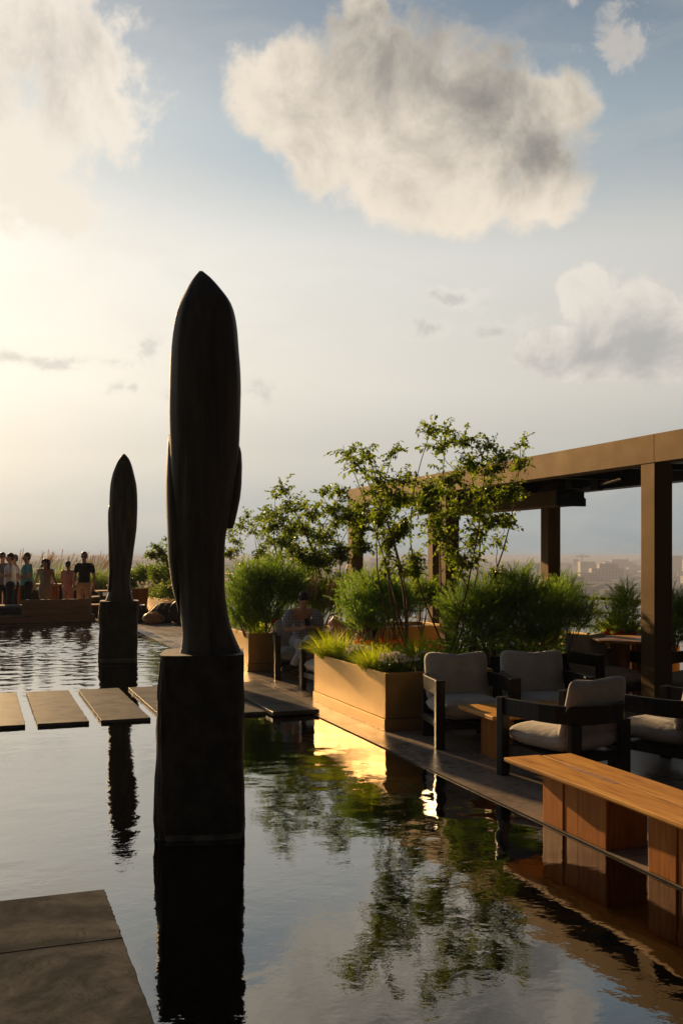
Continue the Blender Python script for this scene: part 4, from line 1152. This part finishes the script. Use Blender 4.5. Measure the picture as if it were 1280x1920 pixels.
tuft(tuple(at(590,1150,14.6))[:2]+(.5,), 160, .75, .6, 'pale plumed grass behind the head of the seated woman', 29, ('grass','plume'), rad=.15, droop=.8, plumes=14, wd=.008)
# flowers
flowers((3.93,9.30,PZ), 46, .15, .18, .21, 'white flowers at the near corner of the gold planter', 31, 'petal', 'bush', .029, leafn=420)
flowers((4.26,9.22,PZ), 24, .2, .14, .2, 'sparse white flowers along the dark end of the gold planter', 32, 'petal', 'bush', .029, leafn=420)
flowers((3.93,10.25,PZ), 34, .14, .22, .21, 'white flowers between the two bright grass tufts', 33, 'petal', 'bush', .029, leafn=420)
flowers((4.22,10.75,PZ), 9, .14, .14, .22, 'orange flowers beside the bright grass tuft', 34, 'orange', 'bush', .032, heads=4, leafn=240)
flowers((4.30,10.15,PZ), 8, .14, .12, .30, 'red geraniums in the middle of the gold planter', 35, 'red', 'bush', .032, heads=6, leafn=260, leafs=.05)
flowers((4.62,9.95,PZ), 5, .14, .12, .24, 'red blooms beside the golden tipped grass', 36, 'red', 'bush', .03, heads=4, leafn=260, leafs=.05)
flowers(tuple(at(528,1190,14.75))[:2]+(.5,), 5, .12, .1, .30, 'dim red flowers left of the woman in gingham', 37, 'red', 'bush', .035, heads=5, leafn=160, leafs=.08)
flowers(tuple(at(1160,1205,12.9))[:2]+(.55,), 12, .30, .16, .20, 'red flowers behind the round table', 38, 'red', 'lime', .026, heads=7, leafn=700, leafs=.06)
flowers(tuple(at(1150,1195,13.4))[:2]+(.55,), 6, .4, .2, .34, 'leafy bush with few red blooms left of the column', 39, 'red', 'lime', .02, heads=3, leafn=900, leafs=.06)
flowers((8.35,9.75,.55), 10, .16, .30, .30, 'red flowers right of the near pergola column', 40, 'red', 'lime', .026, heads=7, leafn=600, leafs=.06)
for (px, d_, lb, sd_) in [(286,30.6,'cream flowers at the far end of the far gold planter',41),(300,29.2,'pink and cream flowers in the middle of the far gold planter',43),(314,28.2,'cream flowers nearest the near statue in the far gold planter',44)]:
    flowers(tuple(at(px,1112,d_))[:2]+(.55,), 16, .5, .5, .42, lb, sd_, 'petal', 'lime', .05, heads=3, leafn=520, leafs=.09)
flowers(tuple(at(330,1105,27.6))[:2]+(.55,), 20, .55, .6, .7, 'leafy green plant at the near end of the far gold planter', 42, 'petal', 'lime', .03, leafn=1300, leafs=.10)
for k, (x, y) in enumerate([(5.1,9.95+.4),(5.9,10.5),(6.6,10.6)]):
    flowers((x,y,PZ), 3, .38, .3, .34, ['dark leafy ground plant behind the left grey armchair','dark leafy ground plant behind the middle grey armchair','dark leafy ground plant behind the sunlit-arm armchair'][k], 50+k, 'red', 'feather_dark', .02, leafn=800, leafs=.06)
flowers((4.45,10.6,PZ), 2, .4, .5, .22, 'dark leafy ground plant among the tree stems', 55, 'petal', 'feather_dark', .02, leafn=1200, leafs=.05)
# plumed grasses behind the people
labs = ['plumed grass clump left of the teal shirt','plumed grass clump behind the woman in the long dress','plumed grass clump between the pink and black shirts','plumed grass clump right of the man in black','plumed grass clump beside the far statue']
for k, px in enumerate([48,104,128,176,196]):
    p = at(px, 1100, 33.0+.3*(k%2)); tuft((p.x,35.0,.5), 420, 1.15, .7, labs[k], 60+k, ('feather_dark','plume'), rad=.45, droop=.8, plumes=16 if k!=2 else 8, wd=.02, name='plumed_grass', group='plumed grasses behind the standing people')

# ------------------------------------------------------------------ people
def V(*a): return Vector(a)
def person(label, loc, rz, H, skin, hairm, J={}, top=None, bottom=None, shoes='c_shoe', hair='short', glasses=False, dress=None, sleeve=.55, vox=.012, belt=False, fingers=True, headpitch=0, headyaw=0, heavy=1.0, shorts=False):
    e = empty('person', loc, rz, label, 'person'); s = H/1.80
    j = dict(pel=V(0,0,.98), waist=V(0,0,1.12), chest=V(0,0,1.34), neck=V(0,.01,1.50), head=V(0,-.01,1.67),
             shL=V(.19,.01,1.45), shR=V(-.19,.01,1.45), elL=V(.25,.04,1.16), elR=V(-.25,.04,1.16), wrL=V(.27,-.05,.92), wrR=V(-.27,-.05,.92),
             hpL=V(.095,0,.94), hpR=V(-.095,0,.94), knL=V(.11,-.02,.51), knR=V(-.11,-.02,.51), anL=V(.12,.03,.09), anR=V(-.12,.03,.09),
             toL=V(.14,-.16,.03), toR=V(-.14,-.16,.03))
    j.update(J)
    j = {k: v*s for k, v in j.items()}
    S = s
    b = MB(); hv = heavy
    b.cap(j['pel'], j['waist'], .135*S*hv, .125*S*hv); b.cap(j['waist'], j['chest'], .125*S*hv, .14*S)
    b.cap(j['hpL'], j['hpR'], .10*S*hv, .10*S*hv)
    b.cap(j['shL'], j['shR'], .062*S, .062*S); b.cap(j['chest'], j['neck'], .12*S, .058*S)
    b.cap(j['neck'], j['head']-V(0,0,.05)*S, .056*S, .055*S)
    Mh = Matrix.Rotation(headyaw,4,'Z') @ Matrix.Rotation(headpitch,4,'X')
    hd = j['head']
    b.ell(hd+Mh@(V(0,.012,.025)*S), (.076*S,.095*S,.105*S), Mh); b.ell(hd+Mh@(V(0,-.03,-.045)*S), (.055*S,.062*S,.07*S), Mh)
    b.cap(hd+Mh@(V(0,-.088,.01)*S), hd+Mh@(V(0,-.108,-.025)*S), .010*S, .015*S, 8)
    for q in (-1,1): b.ell(hd+Mh@(V(q*.08,.01,-.005)*S), (.013*S,.022*S,.032*S), Mh, 8, 6)
    b.ell(hd+Mh@(V(0,-.078,-.062)*S), (.026*S,.016*S,.009*S), Mh, 8, 6)
    for q in 'LR':
        b.cap(j['sh'+q], j['el'+q], .052*S, .042*S); b.cap(j['el'+q], j['wr'+q], .042*S, .028*S)
        d_ = (j['wr'+q]-j['el'+q]).normalized(); hand = j['hd'+q]/1.0 if 'hd'+q in j else j['wr'+q]+d_*.09*S
        hdv = (hand-j['wr'+q]).normalized(); sid = hdv.cross(V(1 if q=='L' else -1,.2,.1)).normalized(); nrm = hdv.cross(sid)
        pc = j['wr'+q]+hdv*.05*S
        for t in (-.6,-.2,.2,.6): b.cap(j['wr'+q]+hdv*.01*S+sid*t*.03*S, pc+hdv*.04*S+sid*t*.055*S, .017*S, .014*S, 8)
        if fingers:
            for t, fl_ in ((-.6,.065),(-.2,.08),(.2,.075),(.6,.058)):
                a_ = pc+hdv*.045*S+sid*t*.058*S; c_ = a_+(hdv+nrm*.25).normalized()*fl_*.5*S; f_ = c_+(hdv*.7+nrm*.7).normalized()*fl_*.5*S
                b.cap(a_,c_,.0105*S,.0095*S,7); b.cap(c_,f_,.0095*S,.0085*S,7)
            a_ = j['wr'+q]+hdv*.02*S-sid*.028*S; c_ = a_+(hdv*.6-sid*.8).normalized()*.045*S
            b.cap(a_,c_,.014*S,.011*S,7); b.cap(c_,c_+hdv*.03*S,.011*S,.009*S,7)
        b.cap(j['hp'+q], j['kn'+q], .088*S*hv, .058*S); b.cap(j['kn'+q]+V(0,.01,0), j['an'+q], .056*S, .036*S)
        b.cap(j['kn'+q].lerp(j['an'+q],.3)+V(0,.012,0)*S, j['kn'+q].lerp(j['an'+q],.45)+V(0,.012,0)*S, .056*S, .046*S)
        b.cap(j['an'+q]-V(0,0,.03)*S, j['to'+q], .036*S, .026*S); 
    b.build('body', M[skin], e, remesh=vox)
    # eyes
    if glasses:
        b = MB()
        for q in (-1,1): b.ell(hd+Mh@(V(q*.034,-.085,.012)*S), (.03*S,.012*S,.02*S), Mh, 10, 6)
        b.box(-.075*S,.075*S,-.082*S,-.076*S,.018*S,.026*S, Matrix.Translation(hd) @ Mh)
        b.build('sunglasses', M['glass_dark'], e)
    else:
        for q in (-1,1):
            b = MB(); b.ell(hd+Mh@(V(q*.03,-.079,.012)*S), (.012*S,.008*S,.007*S), Mh, 8, 6); b.build('eye', M['glass_dark'], e)
    # hair
    b = MB()
    if hair == 'short': b.ell(hd+Mh@(V(0,.024,.05)*S), (.086*S,.098*S,.096*S), Mh); b.ell(hd+Mh@(V(0,.05,0)*S), (.078*S,.07*S,.08*S), Mh)
    elif hair == 'curly':
        r = random.Random(7)
        b.ell(hd+Mh@(V(0,.03,.045)*S), (.1*S,.105*S,.1*S), Mh)
        for k in range(46):
            a = r.uniform(0,2*PI); z = r.uniform(-.20,.10)
            if math.sin(a) < -.35 and z < .05: continue
            b.ell(hd+Mh@(V(.10*math.cos(a)+r.uniform(-.02,.03), .03+.085*math.sin(a), z)*S), r.uniform(.028,.05)*S, None, 8, 6)
    elif hair == 'long':
        b.ell(hd+Mh@(V(0,.028,.04)*S), (.088*S,.098*S,.098*S), Mh)
        b.cap(hd+Mh@(V(0,.06,0)*S), j['neck']+V(0,.09,-.12)*S, .08*S, .06*S)
    b.build('hair', M[hairm], e, remesh=.012)
    k_ = 1.17
    if top:
        b = MB()
        b.cap(j['pel']+(j['waist']-j['pel'])*.75, j['waist'], .150*S*hv, .145*S*hv); b.cap(j['waist'], j['chest'], .145*S*hv, .158*S)
        b.tube([j['pel']-(j['waist']-j['pel'])*(-.15 if belt else .35), j['waist']], [.157*S*hv, .148*S*hv], 24)
        b.cap(j['shL'].lerp(j['shR'],.04), j['shR'].lerp(j['shL'],.04), .064*S, .064*S); b.cap(j['chest'], j['neck']-V(0,0,.03)*S, .135*S, .07*S)
        for q in 'LR': b.cap(j['sh'+q], j['sh'+q].lerp(j['el'+q], sleeve), .061*S, (.062 if sleeve<.9 else .055)*S)
        b.build('shirt', M[top], e, remesh=vox)
    if bottom:
        b = MB(); b.cap(j['hpL'], j['hpR'], .118*S*hv, .118*S*hv); b.cap(j['pel']-V(0,0,.02), j['pel']+V(0,0,.05 if belt else -.01), .146*S*hv, (.143 if belt else .132)*S*hv)
        for q in 'LR':
            b.cap(j['hp'+q], j['kn'+q], .106*S*hv, .078*S)
            if not shorts: b.cap(j['kn'+q], j['an'+q]+V(0,0,.02), .078*S, .062*S)
        b.build('shorts' if shorts else 'trousers', M[bottom], e, remesh=vox)
    if belt:
        b = MB(); b.tube([j['pel']+V(0,0,.055)*S, j['pel']+V(0,0,.095)*S], .162*S*hv, 24); b.build('belt', M['c_shoe'], e)
    if dress:
        b = MB(); rings = []
        for z, hx, hy in dress: rings.append(ring(0, 0, hx*S, hy*S, z*S, 40, 2.1, lambda a,zz: 1+.02*math.sin(a*6+zz*5)))
        b.loft(rings); b.build('dress', M['c_dress'], e, smooth=True)
    for q in 'LR':
        b = MB(); a_ = j['an'+q]; t_ = j['to'+q]; b.cap(a_-V(0,0,.03)*S+(a_-t_).normalized()*.02, t_+(t_-a_).normalized()*.03*S, .044*S, .034*S); b.build('shoe', M[shoes], e, remesh=.01)
    return e
def standpt(px, d): p = at(px, 1044, d); return (p.x, p.y, 0)
FACE = -YAW   # rz = FACE faces the camera (local -Y towards it)
crossed = dict(elL=V(.23,-.04,1.17), elR=V(-.23,-.04,1.17), wrL=V(.02,-.20,1.19), wrR=V(-.02,-.22,1.16), hdL=V(-.12,-.20,1.20), hdR=V(.12,-.2,1.13))
hold = dict(elL=V(.24,.0,1.18), elR=V(-.24,.0,1.18), wrL=V(.12,-.25,1.2), wrR=V(-.12,-.25,1.2))
person('bearded man in grey shirt and sunglasses at the left picture edge', standpt(5,27.6), FACE+R(25), 1.84, 'skin', 'hair', hold, 'c_grey', 'c_navy', glasses=True, vox=.014)
person('man in white shirt facing left, forearm raised', standpt(19,27.2), FACE+R(-70), 1.82, 'skin', 'hair', hold, 'c_white', 'c_navy', vox=.014, heavy=1.08)
person('person mostly hidden behind the man in the white shirt', standpt(27,28.6), FACE+R(-60), 1.78, 'skin', 'hair_grey', {}, 'c_white', 'c_navy', vox=.014)
person('grey haired man in teal shirt with arms crossed', standpt(50,27.0), FACE+R(-48), 1.83, 'skin', 'hair_grey', crossed, 'c_blue', 'c_navy', vox=.014, heavy=1.1, headyaw=R(-15))
person('woman in long strapless grey dress with curly dark hair', standpt(85,27.4), FACE+R(8), 1.66, 'skin2', 'hair', dict(elL=V(.27,.0,1.18), elR=V(-.27,.04,1.18), wrL=V(.36,-.03,.97), wrR=V(-.36,.02,.95)), hair='curly', vox=.014,
       dress=[(.12,.20,.18),(.25,.22,.19),(.45,.165,.16),(.60,.165,.155),(.80,.195,.165),(.95,.195,.165),(1.10,.145,.135),(1.25,.165,.145),(1.36,.178,.15),(1.38,.172,.146)], headpitch=R(5))
person('person in pink checked outfit seen from behind', standpt(128,28.2), FACE+R(165), 1.60, 'skin2', 'hair', dict(elL=V(.24,-.02,1.18), elR=V(-.24,-.02,1.18), wrL=V(.10,-.2,1.1), wrR=V(-.10,-.2,1.1)), 'c_pink', 'c_pink', sleeve=.8, vox=.014, shorts=True)
person('man in black polo shirt, khaki trousers and sunglasses', standpt(158,26.9), FACE+R(4), 1.85, 'skin', 'hair_red', {}, 'c_black', 'c_khaki', glasses=True, belt=True, vox=.014, heavy=1.05, headpitch=R(6))
# woman seated with a phone
seatJ = dict(pel=V(0,.08,.55), waist=V(0,.10,.68), chest=V(0,.07,.90), neck=V(0,.0,1.05), head=V(0,-.10,1.19),
             shL=V(.18,.02,1.00), shR=V(-.18,.02,1.00), elL=V(.27,-.06,.74), elR=V(-.27,-.06,.74), wrL=V(.08,-.24,.78), wrR=V(-.06,-.24,.76), hdL=V(0,-.28,.82), hdR=V(.02,-.30,.80),
             hpL=V(.10,.06,.53), hpR=V(-.10,.06,.53), knL=V(.04,-.42,.60), knR=V(-.10,-.42,.52), anL=V(-.20,-.52,.24), anR=V(-.04,-.40,.10),
             toL=V(-.36,-.60,.19), toR=V(-.05,-.60,.04))
person('seated woman in blue gingham top looking down at a phone', (4.38,13.66,0), R(-10), 1.66, 'skin', 'hair', seatJ, None, 'c_pale', hair='short', vox=.010, headpitch=R(48), shorts=False)
W = [o for o in bpy.data.objects if o.name.startswith('person') and o.get('label','').startswith('seated woman')][0]
sw = 1.66/1.80
b = MB()
b.cap(V(0,.09,.58)*sw, V(0,.09,.72)*sw, .155*sw, .15*sw); b.cap(V(0,.09,.72)*sw, V(0,.07,.80)*sw, .15*sw, .15*sw)
for q in (-1,1):
    b.ell(V(q*.215,0,.955)*sw, (.085*sw,.10*sw,.085*sw)); b.cap(V(q*.21,.0,.96)*sw, V(q*.25,-.035,.84)*sw, .085*sw, .082*sw)
b.build('shirt', M['c_gingham'], W, remesh=.011)
b = MB(); b.box(-.035,.035,-.006,.006,-.07,.07, Matrix.Translation(V(.02,-.315,.80)) @ Matrix.Rotation(R(-50),4,'X')); ph = b.build('phone', M['glass_dark'], bevel=.004)
ph.parent = None; ph.matrix_world = W.matrix_world
ph.location = W.location; ph.rotation_euler = W.rotation_euler
tag(ph, 'dark phone held by the seated woman in gingham', 'phone')
# lounging person with raised knees in the armchair against the planter
loungeJ = dict(pel=V(0,.14,.56), waist=V(0,.22,.68), chest=V(0,.30,.86), neck=V(0,.34,1.0), head=V(0,.34,1.15),
             shL=V(.18,.30,.96), shR=V(-.18,.30,.96), elL=V(.24,.08,.80), elR=V(-.22,.12,.86), wrL=V(.12,-.12,.85), wrR=V(-.10,-.10,.95),
             hpL=V(.10,.10,.54), hpR=V(-.10,.10,.54), knL=V(.02,-.20,.95), knR=V(-.12,-.16,.92), anL=V(.05,-.16,.58), anR=V(-.10,-.12,.56),
             toL=V(.05,-.28,.52), toR=V(-.10,-.24,.50))
person('person lounging with bare knees drawn up behind the grass tuft', (4.42,11.93,0), R(-84), 1.70, 'skin', 'hair', loungeJ, 'c_black', None, hair='short', vox=.011)
person('auburn haired person standing by the far pergola column', standpt(657,22.0), FACE+R(120), 1.56, 'skin', 'hair_red', {}, 'c_black', 'c_navy', hair='long', vox=.016, fingers=False)
person('auburn haired person mostly hidden behind the feathery bush', standpt(455,20.0), FACE+R(150), 1.60, 'skin', 'hair_red', {}, 'c_black', 'c_navy', hair='short', vox=.016, fingers=False)
